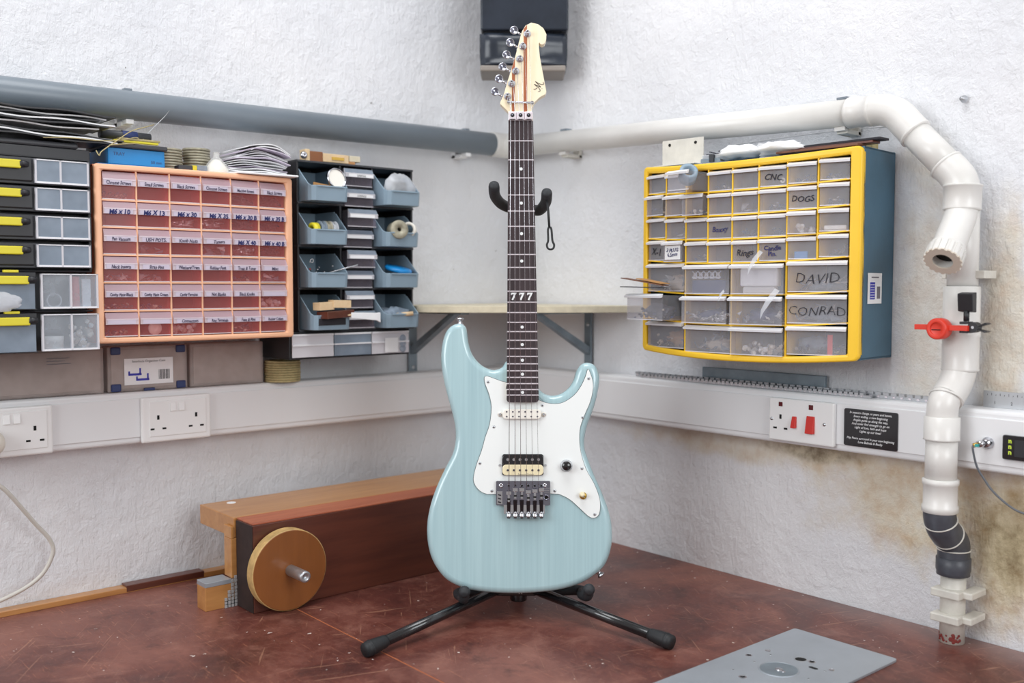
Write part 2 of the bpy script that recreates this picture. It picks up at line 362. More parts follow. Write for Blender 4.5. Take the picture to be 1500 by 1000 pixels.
def spline(pts, per=6, closed=False):
    P = [Vector(p) for p in pts]; n = len(P); out = []
    rng = range(n) if closed else range(n - 1)
    for i in rng:
        if closed: a, b, c, d = P[i - 1], P[i], P[(i + 1) % n], P[(i + 2) % n]
        else: a, b, c, d = P[max(i - 1, 0)], P[i], P[i + 1], P[min(i + 2, n - 1)]
        for k in range(per):
            t = k / per
            out.append(0.5 * ((2 * b) + (c - a) * t + (2 * a - 5 * b + 4 * c - d) * t * t + (3 * b - a - 3 * c + d) * t ** 3))
    if not closed: out.append(P[-1])
    return out

def rrect(x0, x1, y0, y1, r, n=5):
    out = []
    for (cx, cy, a) in ((x1 - r, y1 - r, 0), (x0 + r, y1 - r, 90), (x0 + r, y0 + r, 180), (x1 - r, y0 + r, 270)):
        for k in range(n + 1):
            t = math.radians(a + 90 * k / n); out.append((cx + r * math.cos(t), cy + r * math.sin(t)))
    return out

LW = math.radians(90)      # left wall: local x runs along +Y, local -y points into the room
def T(x=0, y=0, z=0): return Matrix.Translation((x, y, z))
FRONT = Matrix(((1, 0, 0, 0), (0, 0, -1, 0), (0, 1, 0, 0), (0, 0, 0, 1)))    # flat text (x,y) -> upright facing local -y
def onfront(x, y, z, rz=0): return T(x, y, z) @ Matrix.Rotation(rz, 4, 'Y') @ FRONT

# ------------------------------------------------------------------ room shell
def wall(name, m, axis):
    n, k = 150, 110; L, Hh = 2.6, 2.4; vs = []; fs = []
    for j in range(k + 1):
        for i in range(n + 1):
            a = L * (i / n) ** 1.0; z = -0.9 + (Hh + 0.9) * j / k
            d = 0.004 * noise.noise(Vector((a * 5, z * 5, 3 + axis * 9))) + 0.0022 * noise.noise(Vector((a * 17, z * 17, 1 + axis * 5)))
            d -= 0.002
            if axis == 0: vs.append((d, 0.06 - a, z))
            else: vs.append((a - 0.06, -d, z))
    for j in range(k):
        for i in range(n):
            q = j * (n + 1) + i; f = (q, q + 1, q + n + 2, q + n + 1)
            fs.append(f if axis else tuple(reversed(f)))
    o = MB().add(vs, fs, m, True).build(name, fix=False); tag(o, kind='structure'); return o
wall('wall_left', 'plaster_l', 0); wall('wall_right', 'plaster_r', 1)
tag(MB().box(-0.1, 3.4, -3.4, 0.1, -0.95, -0.9, 'floor').build('floor'), kind='structure')

# workbench top: two painted boards meeting at a joint parallel to the right wall
t = thing('workbench', 'oxblood painted corner workbench, scratched, filling the corner below everything', 'workbench', (0, 0, -0.9))
MB().box(0.0, 2.3, -0.7535, 0.0, 0.86, 0.9, 'bench').build('board', t, 0.0015)
MB().box(0.0, 2.3, -2.0, -0.7555, 0.86, 0.9, 'bench').build('board', t, 0.0015)
MB().box(0.0, 2.3, -0.7556, -0.7534, 0.86, 0.8994, 'seam').build('joint_strip', t)
for (x, y) in ((0.06, -0.1), (2.2, -0.1), (0.06, -1.92), (2.2, -1.92)): MB().box(x - 0.035, x + 0.035, y - 0.035, y + 0.035, 0, 0.86, 'pine').build('leg', t)

# timber strip along the left wall
b = MB(); b.box(0.001, 0.026, -1.4, -0.62, 0.0, 0.010, 'pine'); b.box(0.001, 0.0262, -0.95, -0.80, 0.001, 0.0135, 'mahog')
tag(b.build('timber_strip', bevel=0.001), 'thin timber strip lying along the foot of the left wall', 'batten')

# ------------------------------------------------------------------ cable trunking
def trunking(name, x0, x1, rz, label, z0=0.281, gap=()):
    t = thing(name, label, 'trunking', (0, 0, z0), rz)
    MB().box(x0, x1, -0.050, -0.001, 0, 0.095, 'white').build('trunking_body', t, 0.006, 3)
    MB().box(x0, x1, -0.0525, -0.048, 0.012, 0.083, 'white').build('trunking_lid', t, 0.001)
    return t
trunking('cable_trunking', -2.0, -0.048, LW, 'white plastic cable trunking along the left wall below the drawer cabinets', 0.279)
trunking('cable_trunking', 0.001, 2.2, 0, 'white plastic cable trunking along the right wall behind the upright pipe', 0.282)

# ------------------------------------------------------------------ the electric guitar
AL = math.radians(8)
GU = RT.copy(); GV = (UP * math.cos(AL) + FW * math.sin(AL)); GN = GU.cross(GV)
GO = Vector((0.61572, -0.50171, 0.05843))
MG = Matrix((( GU.x, GV.x, GN.x, GO.x), (GU.y, GV.y, GN.y, GO.y), (GU.z, GV.z, GN.z, GO.z), (0, 0, 0, 1)))
g = thing('electric_guitar', 'pale blue electric guitar with white pickguard standing upright in the centre', 'electric guitar', mw=MG)
body = [(-0.0220, 0.3815), (-0.0282, 0.3724), (-0.0365, 0.3685), (-0.0465, 0.3678), (-0.0633, 0.3754), (-0.0786, 0.3923), (-0.0863, 0.4137), (-0.0895, 0.4368), (-0.0941, 0.4445), (-0.1018, 0.4476), (-0.114, 0.4445), (-0.1247, 0.4337), (-0.1313, 0.4137), (-0.1336, 0.3892), (-0.132, 0.3678), (-0.1273, 0.3433), (-0.121, 0.319), (-0.1133, 0.2916), (-0.1085, 0.2674), (-0.1082, 0.2462), (-0.1130, 0.2240), (-0.126, 0.1982), (-0.1409, 0.1652), (-0.1512, 0.1323), (-0.1556, 0.1025), (-0.1538, 0.0728), (-0.1461, 0.0461), (-0.131, 0.0225), (-0.1129, 0.0077), (-0.0829, -0.0035), (-0.0469, -0.0083), (-0.0049, -0.0097), (0.037, -0.0076), (0.073, -0.0026), (0.106, 0.0077), (0.1301, 0.0225), (0.1452, 0.0372), (0.1544, 0.058), (0.1585, 0.0817), (0.1572, 0.1085), (0.1505, 0.1353), (0.1402, 0.1622), (0.1283, 0.1892), (0.1179, 0.2163), (0.1128, 0.2330), (0.1127, 0.2512), (0.1178, 0.2734), (0.1271, 0.2977), (0.1343, 0.322), (0.1385, 0.3464), (0.1376, 0.3617), (0.1322, 0.3739), (0.1231, 0.3794), (0.1124, 0.3794), (0.1047, 0.3739), (0.0992, 0.3647), (0.0945, 0.3500), (0.0862, 0.3372), (0.074, 0.3276), (0.0600, 0.3235), (0.0465, 0.3258), (0.0359, 0.3337), (0.030, 0.345), (0.018, 0.365), (0.0, 0.376), (-0.014, 0.382)]
ol = [(p.x, p.y) for p in spline([(x, y, 0) for x, y in body], 4, True)]
n = len(ol); area2 = sum(ol[i][0] * ol[(i + 1) % n][1] - ol[(i + 1) % n][0] * ol[i][1] for i in range(n))
if area2 < 0: ol.reverse()
nor = []
for i in range(n):
    tx = ol[(i + 2) % n][0] - ol[i - 2][0]; ty = ol[(i + 2) % n][1] - ol[i - 2][1]; l = math.hypot(tx, ty) or 1
    nor.append((-ty / l, tx / l))     # inward for counter-clockwise
vs = []; fs = []; rings = []
RF = 0.0105
for k in range(7):
    a = PI / 2 * k / 6; rings.append((RF * (1 - math.sin(a)), -0.034 + RF * (1 - math.cos(a)) * 1.0 if False else None))
rings = [(RF * (1 - math.sin(PI / 2 * k / 6)), -0.033 + RF - RF * math.cos(PI / 2 * k / 6)) for k in range(7)] + [(RF * (1 - math.cos(PI / 2 * k / 8)), 0.010 - RF + RF * math.sin(PI / 2 * k / 8)) for k in range(9)]
for (ins, z) in rings:
    for i in range(n): vs.append((ol[i][0] + nor[i][0] * ins, ol[i][1] + nor[i][1] * ins, z))
for r in range(len(rings) - 1):
    for i in range(n): fs.append((r * n + i, r * n + (i + 1) % n, (r + 1) * n + (i + 1) % n, (r + 1) * n + i))
bm_ = MB().add(vs, fs, 'blue', True)
bm_.add(vs[-n:], [tuple(range(n))], 'blue', False); bm_.add(vs[:n], [tuple(reversed(range(n)))], 'blue', False)
ob = bm_.build('body', g, fix=False)

pgp = [(-0.0583, 0.3534), (-0.0553, 0.3560), (-0.0500, 0.3550), (-0.0416, 0.3519), (-0.0295, 0.3474), (-0.0204, 0.3443), (-0.018, 0.330), (0.030, 0.3165), (0.034, 0.3154), (0.0461, 0.3108), (0.0612, 0.3090), (0.0763, 0.3115), (0.0945, 0.3235), (0.1067, 0.3395), (0.1144, 0.3560), (0.1181, 0.3677), (0.1211, 0.364), (0.1260, 0.3489), (0.1265, 0.3337), (0.1217, 0.3126), (0.1125, 0.2915), (0.1048, 0.2704), (0.1029, 0.2494), (0.1055, 0.2260), (0.1138, 0.1988), (0.1271, 0.1749), (0.136, 0.1512), (0.1373, 0.1334), (0.1343, 0.1215), (0.1267, 0.1171), (0.1178, 0.12), (0.1029, 0.1334), (0.088, 0.1467), (0.073, 0.1548), (0.055, 0.1577), (-0.0379, 0.1571), (-0.0559, 0.1577), (-0.0679, 0.1645), (-0.0755, 0.1764), (-0.0755, 0.1898), (-0.0700, 0.2100), (-0.0621, 0.2317), (-0.0566, 0.2524), (-0.0490, 0.2750), (-0.0461, 0.3035), (-0.0501, 0.3247), (-0.0568, 0.3428)]
pg = [(p.x, p.y) for p in spline([(x, y, 0) for x, y in pgp], 3, True)]
cx0 = sum(p[0] for p in pg) / len(pg)
def offset(poly, d):
    n = len(poly); a = sum(poly[i][0] * poly[(i + 1) % n][1] - poly[(i + 1) % n][0] * poly[i][1] for i in range(n)); sg = 1 if a > 0 else -1; out = []
    for i in range(n):
        tx = poly[(i + 1) % n][0] - poly[i - 1][0]; ty = poly[(i + 1) % n][1] - poly[i - 1][1]; l = math.hypot(tx, ty) or 1
        out.append((poly[i][0] + sg * ty / l * d, poly[i][1] - sg * tx / l * d))
    return out
b = MB(); b.prism(offset(pg, 0.0006), 0.0100, 0.0113, 'ply'); b.prism(pg, 0.0113, 0.0125, 'guard'); pgo = b.build('pickguard', g)
for (u, v) in ((-0.0520, 0.3465), (-0.0421, 0.27), (-0.0657, 0.2089), (-0.0454, 0.1624), (0.0608, 0.1624), (0.1282, 0.1231), (0.1072, 0.2), (0.1088, 0.2862), (0.1195, 0.3525), (0.0401, 0.3066)):
    s_ = MB().lathe([(0.0026, 0), (0.0026, 0.0004), (0.0016, 0.0011), (0, 0.0011)], (u, v, 0.0125), n=14, m='steel'); s_.box(u - 0.0012, u + 0.0012, v - 0.0003, v + 0.0003, 0.0134, 0.0138, 'dark'); s_.box(u - 0.0003, u + 0.0003, v - 0.0012, v + 0.0012, 0.0134, 0.0138, 'dark')
    s_.build('screw', pgo)

# neck (maple, half-round back) and fretboard
NV, BV = 0.7981, 0.3114
def fbu(v, side):
    t_ = (v - BV) / (NV - BV)
    return (-0.0206 + (0.0206 - 0.0175) * t_) if side < 0 else (0.034 - (0.034 - 0.0253) * t_)
b = MB(); vs = []; fs = []; K = 14; st = [0.318, 0.36, 0.385, 0.40, 0.5, 0.6, 0.7, 0.78, 0.805, 0.812]
for v in st:
    a, c = fbu(v, -1), fbu(v, 1); h = 0.017 + 0.003 * (NV - v); dz = 0.0
    if v < 0.40: h = 0.026
    if v > 0.80: h = 0.016
    for k in range(K + 1):
        an = PI * k / K; vs.append(((a + c) / 2 + (c - a) / 2 * math.cos(an), v, 0.018 - h * math.sin(an) ** 0.75 if 0 < k < K else 0.018))
for i in range(len(st) - 1):
    for k in range(K): fs.append((i * (K + 1) + k, (i + 1) * (K + 1) + k, (i + 1) * (K + 1) + k + 1, i * (K + 1) + k + 1))
    fs.append((i * (K + 1), i * (K + 1) + K, (i + 1) * (K + 1) + K, (i + 1) * (K + 1)))
fs.append(tuple(range(K + 1))); fs.append(tuple((len(st) - 1) * (K + 1) + k for k in range(K + 1)))
b.add(vs, fs, 'maple', True); b.build('neck', g)
b = MB(); r = 0.005
fo = [(fbu(NV, -1), NV), (fbu(BV, -1), BV + r)] + [(-0.0206 + r - r * math.cos(a), BV + r - r * math.sin(a)) for a in (0.5, 1.0)] + [(-0.0206 + r, BV), (0.034 - r, BV)] + [(0.034 - r + r * math.sin(a), BV + r - r * math.cos(a)) for a in (0.5, 1.0)] + [(0.034, BV + r), (fbu(NV, 1), NV)]
b.prism(fo, 0.0178, 0.024, 'ebony'); fb = b.build('fretboard', g, 0.0006)
SL = 0.633
def fv(k): return NV - SL * (1 - 2 ** (-k / 12))
for k in range(1, 25):
    v = fv(k); b = MB(); a, c = fbu(v, -1), fbu(v, 1)
    b.hexa([(a, v - 0.0013, 0.0238), (c, v - 0.0013, 0.0238), (c, v + 0.0013, 0.0238), (a, v + 0.0013, 0.0238)], [(a + 0.0006, v - 0.0006, 0.0252), (c - 0.0006, v - 0.0006, 0.0252), (c - 0.0006, v + 0.0006, 0.0252), (a + 0.0006, v + 0.0006, 0.0252)], 'fret'); b.build('fret', fb)
for k in (3, 5, 7, 9, 15, 17, 19, 21, 24):
    v = (fv(k) + fv(k - 1)) / 2; MB().disc(0.0027, 0.0236, 0.0243, ((fbu(v, -1) + fbu(v, 1)) / 2, v, 0), n=18, m='pearl').build('inlay_dot', fb)
v = (fv(12) + fv(11)) / 2
for i, u in enumerate((-0.0085, 0.0052, 0.0190)):
    b = MB(); b.text('7', 0.0165, T(u, v, 0.0243), 'pearl', bold=0.0007); b.box(u - 0.0046, u - 0.0034, v + 0.0030, v + 0.0062, 0.0239, 0.0243, 'pearl'); b.build('inlay_number', fb)

# headstock with laminate stripes
hp = [(-0.0173, 0.8165), (-0.019, 0.8202), (-0.0322, 0.8336), (-0.0317, 0.8373), (-0.0257, 0.8508), (-0.0197, 0.8729), (-0.0126, 0.8951), (-0.0054, 0.9198), (0.0007, 0.9445), (0.0060, 0.9643), (0.0127, 0.9755), (0.0224, 0.9805), (0.0344, 0.978), (0.044, 0.9706), (0.0495, 0.9594), (0.0488, 0.9495), (0.0464, 0.9425), (0.0415, 0.9400), (0.0385, 0.9415), (0.0372, 0.9445), (0.0362, 0.9425), (0.0362, 0.9346), (0.0379, 0.9173), (0.0414, 0.8976), (0.045, 0.8778), (0.0490, 0.8557), (0.0473, 0.8508), (0.0365, 0.8447), (0.0281, 0.8361), (0.024, 0.8263), (0.0232, 0.8165), (0.0232, 0.806), (-0.0173, 0.806)]
b = MB(); b.prism(hp, -0.006, 0.008, 'maple'); hs = b.build('headstock', g, 0.0012, 2)
def clipx(x0, x1, vlo, vhi_l, vhi_r): return [(x0, vlo), (x1, vlo), (x1, vhi_r), (x0, vhi_l)]
MB().prism(clipx(-0.0114, -0.0062, 0.812, 0.898, 0.916), 0.007, 0.0083, 'walnut').build('laminate_stripe', hs)
MB().prism(clipx(0.0091, 0.0152, 0.812, 0.9685, 0.9765), 0.007, 0.0083, 'walnut').build('laminate_stripe', hs)
# carved script initial on the headstock, a flourished M lying on its side
b = MB(); Lg = T(0.0345, 0.8650, 0.0086) @ Matrix.Rotation(math.radians(68), 4, 'Z')
for pts in ([(-0.010, -0.004), (-0.007, -0.0075), (-0.003, -0.003), (0.0, 0.006), (0.0015, 0.0085)], [(0.0015, 0.0085), (0.0005, 0.0), (0.0005, -0.006)], [(0.0005, -0.006), (0.004, 0.002), (0.0075, 0.009)], [(0.0075, 0.009), (0.006, 0.000), (0.007, -0.007), (0.0095, -0.009), (0.012, -0.006)], [(-0.004, 0.001), (-0.0075, 0.003), (-0.009, 0.0065)], [(-0.002, -0.009), (-0.001, -0.0095)]):
    b.tube([(x * 0.85, y * 0.85, 0) for x, y, _ in spline([(x, y, 0) for x, y in pts], 4)], 0.00042, 6, 'inkblack', M4=Lg)
b.build('carved_initial', hs)
posts = [(0.0155, 0.9595), (0.0078, 0.9368), (0.0023, 0.9141), (-0.0047, 0.8919), (-0.0118, 0.8695), (-0.019, 0.8465)]
btns = [(-0.0077, 0.9713), (-0.0147, 0.9489), (-0.021, 0.9265), (-0.0278, 0.9047), (-0.0342, 0.8827), (-0.0414, 0.8597)]
for (p, q) in zip(posts, btns):
    b = MB(); b.lathe([(0.0066, 0), (0.0066, 0.0014), (0.0056, 0.0026), (0.0036, 0.003), (0.0034, 0.0115), (0.0026, 0.012), (0.0012, 0.0114), (0, 0.011)], (p[0], p[1], 0.008), n=20)
    b.disc(0.0012, 0.0105, 0.0118, (p[0], p[1], 0.008), n=8, m='dark')
    d = (Vector((*q, 0)) - Vector((*p, 0))).normalized(); e = Vector((*p, -0.008))
    b.tube([e + d * 0.006 * 0, e + d * 0.010], 0.0055, 12); b.tube([e + d * 0.008, Vector((*q, -0.006)) - d * 0.004], 0.0019, 10)
    tn = b.build('tuning_peg', g)
    s_ = MB(); ax = (d * 0.0 + Vector((0, 0, 1))); prof = [(0, -0.0026), (0.005, -0.0024), (0.0072, -0.0012), (0.0076, 0), (0.0073, 0.0014), (0.0064, 0.0018), (0.0056, 0.0012), (0, 0.0004)]
    s_.lathe(prof[:-2], (q[0], q[1], -0.004), Vector((0.15, -0.05, 1)), 22); s_.lathe(prof[-3:], (q[0], q[1], -0.004), Vector((0.15, -0.05, 1)), 22, 'gunmetal'); s_.build('peg_button', tn)  # darker chrome centre stands in for the dark reflection in the dish
b = MB(); b.tube([(-0.0197, 0.8353, 0.0125), (0.0268, 0.8341, 0.0125)], 0.0021, 10); b.disc(0.003, 0, 0.006, (-0.0165, 0.8353, 0.008), n=12); b.disc(0.003, 0, 0.006, (0.0238, 0.8341, 0.008), n=12); b.build('string_retainer', g)
b = MB(); b.box(-0.0176, 0.0246, 0.7985, 0.8135, 0.0165, 0.0262, 'fret')
for i in range(3):
    u = -0.0105 + i * 0.0140; b.box(u - 0.0062, u + 0.0062, 0.7995, 0.8127, 0.0262, 0.0295, 'fret'); b.disc(0.0034, 0, 0.0012, (u, 0.8065, 0.0290), n=16, m='dark'); b.disc(0.0016, 0, 0.0018, (u, 0.8065, 0.0290), n=6, m='gunmetal'); b.box(u - 0.004, u + 0.004, 0.7988, 0.8002, 0.0285, 0.0298, 'dark')
b.build('locking_nut', g, 0.0006)
sn = [-0.0137, -0.0063, 0.0012, 0.0087, 0.0160, 0.0229]; sb = [-0.0164, -0.0063, 0.0035, 0.0134, 0.0233, 0.0335]
for i in range(6):
    rr = (0.00062, 0.00052, 0.00044, 0.00036, 0.00030, 0.00026)[i]; p = posts[5 - i]
    b = MB(); b.tube([(sb[i], 0.158, 0.0285), (sn[i], 0.799, 0.0278), (sn[i], 0.813, 0.0262), (sn[i] + (p[0] - sn[i]) * 0.15, 0.834, 0.0148), (p[0] + 0.003, p[1], 0.015)], rr, 6, 'string'); b.build('string', g)

# pickups
b = MB(); b.prism(rrect(-0.0276, 0.0384, 0.2830, 0.2998, 0.0065), 0.0125, 0.0195, 'ivory'); pu = b.build('neck_pickup', g, 0.0012)
for i in range(6):
    for dv in (-0.0040, 0.0040):
        MB().disc(0.0015, 0, 0.0004, (-0.0203 + i * 0.0104, 0.2914 + dv, 0.0195), n=10, m='gunmetal').build('pole_piece', pu)
for u in (-0.0315, 0.0425): MB().lathe([(0.0042, 0), (0.0042, 0.001), (0, 0.001)], (u, 0.2912, 0.0125), n=14, m='ivory').disc(0.0021, 0.001, 0.002, (u, 0.2912, 0.0125), n=10, m='steel').build('mounting_screw', pu)
b = MB(); b.prism(rrect(-0.0282, 0.0420, 0.1880, 0.2240, 0.0040), 0.0125, 0.0150, 'gloss_black'); b.prism(rrect(-0.0278, 0.0417, 0.2065, 0.2232, 0.0065), 0.0125, 0.0205, 'gloss_black'); bp = b.build('bridge_pickup', g, 0.0008)
b = MB(); b.prism(rrect(-0.0276, 0.0417, 0.1886, 0.2066, 0.0065), 0.0125, 0.0206, 'cream'); cb = b.build('bobbin', bp, 0.001, label='cream bobbin nearest the bridge')
b = MB(); b.text('Seymour Duncan', 0.0032, T(0.012, 0.1906, 0.0208), 'printgrey', shear=0.2, sx=1.2); b.build('printed_name', bp)
for i in range(6):
    u = -0.0186 + i * 0.0104
    MB().disc(0.0024, 0, 0.0010, (u, 0.2150, 0.0205), n=14, m='chrome').build('pole_piece', bp)
    s_ = MB().disc(0.0019, 0, 0.0008, (u, 0.1972, 0.0206), n=12, m='gunmetal'); s_.box(u - 0.0016, u + 0.0016, 0.1968, 0.1976, 0.0213, 0.0216, 'dark'); s_.build('pole_piece', bp)
for u in (-0.0318, 0.0452): MB().disc(0.0022, 0, 0.0012, (u, 0.2052, 0.0125), n=12, m='steel').build('mounting_screw', bp)

# floating tremolo bridge
b = MB(); b.prism(rrect(-0.0382, 0.0530, 0.1385, 0.1792, 0.002), 0.0150, 0.0185, 'gunmetal'); b.prism(rrect(-0.0365, -0.0275, 0.1405, 0.1620, 0.001), 0.0185, 0.0189, 'chrome')
b.text('FLOYD ROSE', 0.0036, T(0.045, 0.1665, 0.01865), 'chrome', sx=0.8); b.box(0.0395, 0.0515, 0.1628, 0.1640, 0.0185, 0.0187, 'chrome'); b.box(0.0395, 0.0515, 0.1602, 0.1610, 0.0185, 0.0187, 'chrome')
for z in range(3): b.hexa([(-0.035, 0.1432 + z * 0.006, 0.0189), (-0.0295, 0.1418 + z * 0.006, 0.0189), (-0.0295, 0.1440 + z * 0.006, 0.0189), (-0.035, 0.1456 + z * 0.006, 0.0189)], [(-0.035, 0.1432 + z * 0.006, 0.0192), (-0.0295, 0.1418 + z * 0.006, 0.0192), (-0.0295, 0.1440 + z * 0.006, 0.0192), (-0.035, 0.1456 + z * 0.006, 0.0192)], 'inkblack')
b.box(-0.0252, 0.0438, 0.1245, 0.1395, 0.0160, 0.0205, 'chrome')
br = b.build('bridge', g, 0.0006)
for (u, v) in ((-0.0297, 0.1716), (0.0438, 0.1720)): MB().lathe([(0.0040, 0), (0.0040, 0.002), (0.003, 0.003), (0.0016, 0.003), (0.0014, 0.0012), (0, 0.001)], (u, v, 0.0185), n=18).build('pivot_post', br)
MB().lathe([(0.0048, 0), (0.0048, 0.003), (0.0032, 0.003), (0.003, 0.0005), (0, 0.0005)], (0.0462, 0.1516, 0.0185), n=18, m='gunmetal').disc(0.003, 0.0005, 0.001, (0.0462, 0.1516, 0.0185), n=12, m='dark').build('arm_socket', br)
for i in range(6):
    u = sb[i] if i else -0.0164; u = -0.0168 + i * 0.01095; dv = (-0.0035, 0.002, 0.002, -0.0015, 0.0, 0.002)[i]
    s_ = MB(); s_.box(u - 0.0043, u + 0.0043, 0.146 + dv, 0.1640 + dv, 0.0185, 0.0265, 'gunmetal'); s_.box(u - 0.0043, u + 0.0043, 0.1600 + dv, 0.1660 + dv, 0.0245, 0.0290, 'chrome'); s_.box(u - 0.0018, u + 0.0018, 0.1480 + dv, 0.1600 + dv, 0.0262, 0.0285, 'chrome'); s_.box(u - 0.0026, u + 0.0026, 0.1515 + dv, 0.1545 + dv, 0.0283, 0.0292, 'dark')
    s_.disc(0.0020, 0, 0.003, (u, 0.1715, 0.0185), n=12, m='dark'); s_.lathe([(0.0022, 0), (0.0022, 0.002), (0.0012, 0.002)], (u, 0.1715, 0.0185), n=12, m='chrome'); s_.build('saddle', br, 0.0006)
    s_ = MB(); s_.hexa([(u - 0.0030, 0.126, 0.0205), (u + 0.0030, 0.126, 0.0205), (u + 0.0036, 0.147, 0.0235), (u - 0.0036, 0.147, 0.0235)], [(u - 0.0026, 0.126, 0.0245), (u + 0.0026, 0.126, 0.0245), (u + 0.0030, 0.147, 0.0272), (u - 0.0030, 0.147, 0.0272)], 'gloss_black')
    s_.lathe([(0, -0.001), (0.0043, -0.001), (0.0046, 0.0), (0.0046, 0.0075), (0.0038, 0.0085), (0.0030, 0.0085), (0, 0.0080)], (u, 0.1262, 0.0235), (0, -0.85, 0.35), 16, 'chrome'); s_.lathe([(0.0029, 0.0087), (0, 0.0087)], (u, 0.1262, 0.0235), (0, -0.85, 0.35), 12, 'dark'); s_.build('fine_tuner', br)

# controls and strap buttons
b = MB(); b.lathe([(0.0105, 0), (0.0105, 0.001), (0.0088, 0.004), (0.0088, 0.0085), (0.0080, 0.0095)], (0.0805, 0.2044, 0.0125), n=28, m='chrome'); b.lathe([(0.0080, 0.0095), (0.0078, 0.0130), (0.0068, 0.0142), (0, 0.0142)], (0.0805, 0.2044, 0.0125), n=28, m='gloss_black'); b.build('volume_knob', g)
b = MB(); b.lathe([(0.0062, 0), (0.0062, 0.002), (0.0045, 0.003), (0.003, 0.0035)], (0.1088, 0.1541, 0.0125), n=18, m='brass'); b.tube([(0.1088, 0.1541, 0.015), (0.1075, 0.1555, 0.019), (0.1065, 0.1572, 0.0235), (0.1062, 0.1578, 0.0255)], [0.0024, 0.0036, 0.0046, 0.0026], 14, 'cream'); b.build('toggle_switch', g)
for (c, ax) in (((-0.1018, 0.447, -0.011), (0, 1, 0)), ((0.1335, 0.0255, -0.011), (0.70, -0.71, 0))):
    MB().lathe([(0.0068, -0.001), (0.0062, 0.001), (0.0036, 0.003), (0.0036, 0.006), (0.0066, 0.0085), (0.0066, 0.0105), (0.0035, 0.0118), (0, 0.0118)], c, ax, 20).build('strap_button', g)

# ------------------------------------------------------------------ guitar stand
MS = Matrix(((RT.x, FW.x, 0, GO.x), (RT.y, FW.y, 0, GO.y), (0, 0, 1, 0), (0, 0, 0, 1)))
t = thing('guitar_stand', 'black tubular guitar stand with splayed legs and foam arms holding the guitar', 'guitar stand', mw=MS)
MGS = MS.inverted() @ MG
def gp(u, v, n_): return MGS @ Vector((u, v, n_))
hub = gp(0.0, -0.012, -0.062); hub.z = max(hub.z, 0.046)
for sx, f in ((-1, (-0.230, -0.160)), (1, (0.232, -0.128))):
    ft = Vector((f[0], f[1], 0.0125)); a = Vector((sx * 0.022 + (-0.012 if sx < 0 else 0.004), hub.y - 0.01, 0.040))
    leg = MB().tube([a, a.lerp(ft, 0.93)], 0.0085, 16, 'blackmetal').build('leg', t)
    d = (ft - a).normalized()
    MB().lathe([(0, -0.012), (0.0088, -0.012), (0.0100, -0.008), (0.0118, 0.010), (0.0122, 0.022), (0.0114, 0.030), (0, 0.030)], ft - d * 0.022, d, 20, 'rubber').build('rubber_foot', leg)
    MB().lathe([(0.0104, 0), (0.0128, 0.001), (0.0128, 0.003), (0.0118, 0.004)], ft - d * 0.004, d, 20, 'rubber').build('rubber_foot', leg)
rf = Vector((0.01, hub.y + 0.20, 0.0125)); ra = Vector((0, hub.y + 0.01, 0.040))
leg = MB().tube([ra, ra.lerp(rf, 0.95)], 0.0085, 14, 'blackmetal').build('leg', t)
d = (rf - ra).normalized(); MB().lathe([(0, -0.012), (0.0090, -0.012), (0.0118, 0.010), (0.0122, 0.026), (0, 0.028)], rf - d * 0.022, d, 18, 'rubber').build('rubber_foot', leg)
b = MB(); b.box(-0.038, 0.030, hub.y - 0.018, hub.y + 0.020, 0.030, 0.046, 'blackmetal'); b.tube([(0, hub.y, 0.018), (0, hub.y, 0.05)], 0.015, 16, 'blackmetal')
b.text('R', 0.010, Matrix.Translation((0.003, hub.y - 0.0185, 0.038)) @ FRONT, 'paper', bold=0.0003); b.build('leg_hub', t, 0.002)
top = gp(0.0045, 0.655, -0.040); b = MB(); b.tube([(0, hub.y, 0.035), Vector((0, hub.y, 0.035)).lerp(top, 0.5)], 0.0125, 16, 'blackmetal'); b.tube([Vector((0, hub.y, 0.035)).lerp(top, 0.48), top], 0.0095, 16, 'blackmetal'); b.lathe([(0.0128, 0), (0.016, 0.002), (0.016, 0.03), (0.0128, 0.034)], Vector((0, hub.y, 0.035)).lerp(top, 0.47), top - hub, 16, 'rubber'); b.build('pole', t)
for (e, side) in (((-0.0419, 0.6774), -1), ((0.0478, 0.6650), 1)):
    u0 = 0.0045
    pts = [gp(u0 + side * 0.004, 0.656 - 0.004 * (side > 0), -0.036), gp(u0 + side * 0.022, 0.658 - 0.005 * (side > 0), -0.030), gp(e[0] - side * 0.010, e[1] - 0.016, -0.010), gp(e[0] - side * 0.001, e[1] - 0.009, 0.018), gp(e[0], e[1], 0.044)]
    q = spline(pts, 5); b = MB(); b.tube(q, 0.0095, 16, 'foam'); b.lathe([(0.0095, 0), (0.0090, 0.004), (0.0065, 0.0075), (0, 0.009)], q[-1], q[-1] - q[-3], 16, 'foam'); b.build('neck_arm', t)
b = MB(); b.tube([gp(0.0478, 0.655, 0.040), gp(0.0500, 0.640, 0.042), gp(0.0520, 0.607, 0.043)], 0.0021, 8, 'rubber')
b.tube(spline([gp(0.0520, 0.608, 0.043), gp(0.0497, 0.603, 0.043), gp(0.0500, 0.585, 0.043), gp(0.0478, 0.5775, 0.043), gp(0.0493, 0.5715, 0.043), gp(0.0540, 0.5695, 0.043), gp(0.0588, 0.5715, 0.043), gp(0.0600, 0.5775, 0.043), gp(0.0572, 0.585, 0.043), gp(0.0557, 0.603, 0.043), gp(0.0535, 0.608, 0.043)], 4), 0.0018, 8, 'rubber'); b.build('retaining_strap', t)
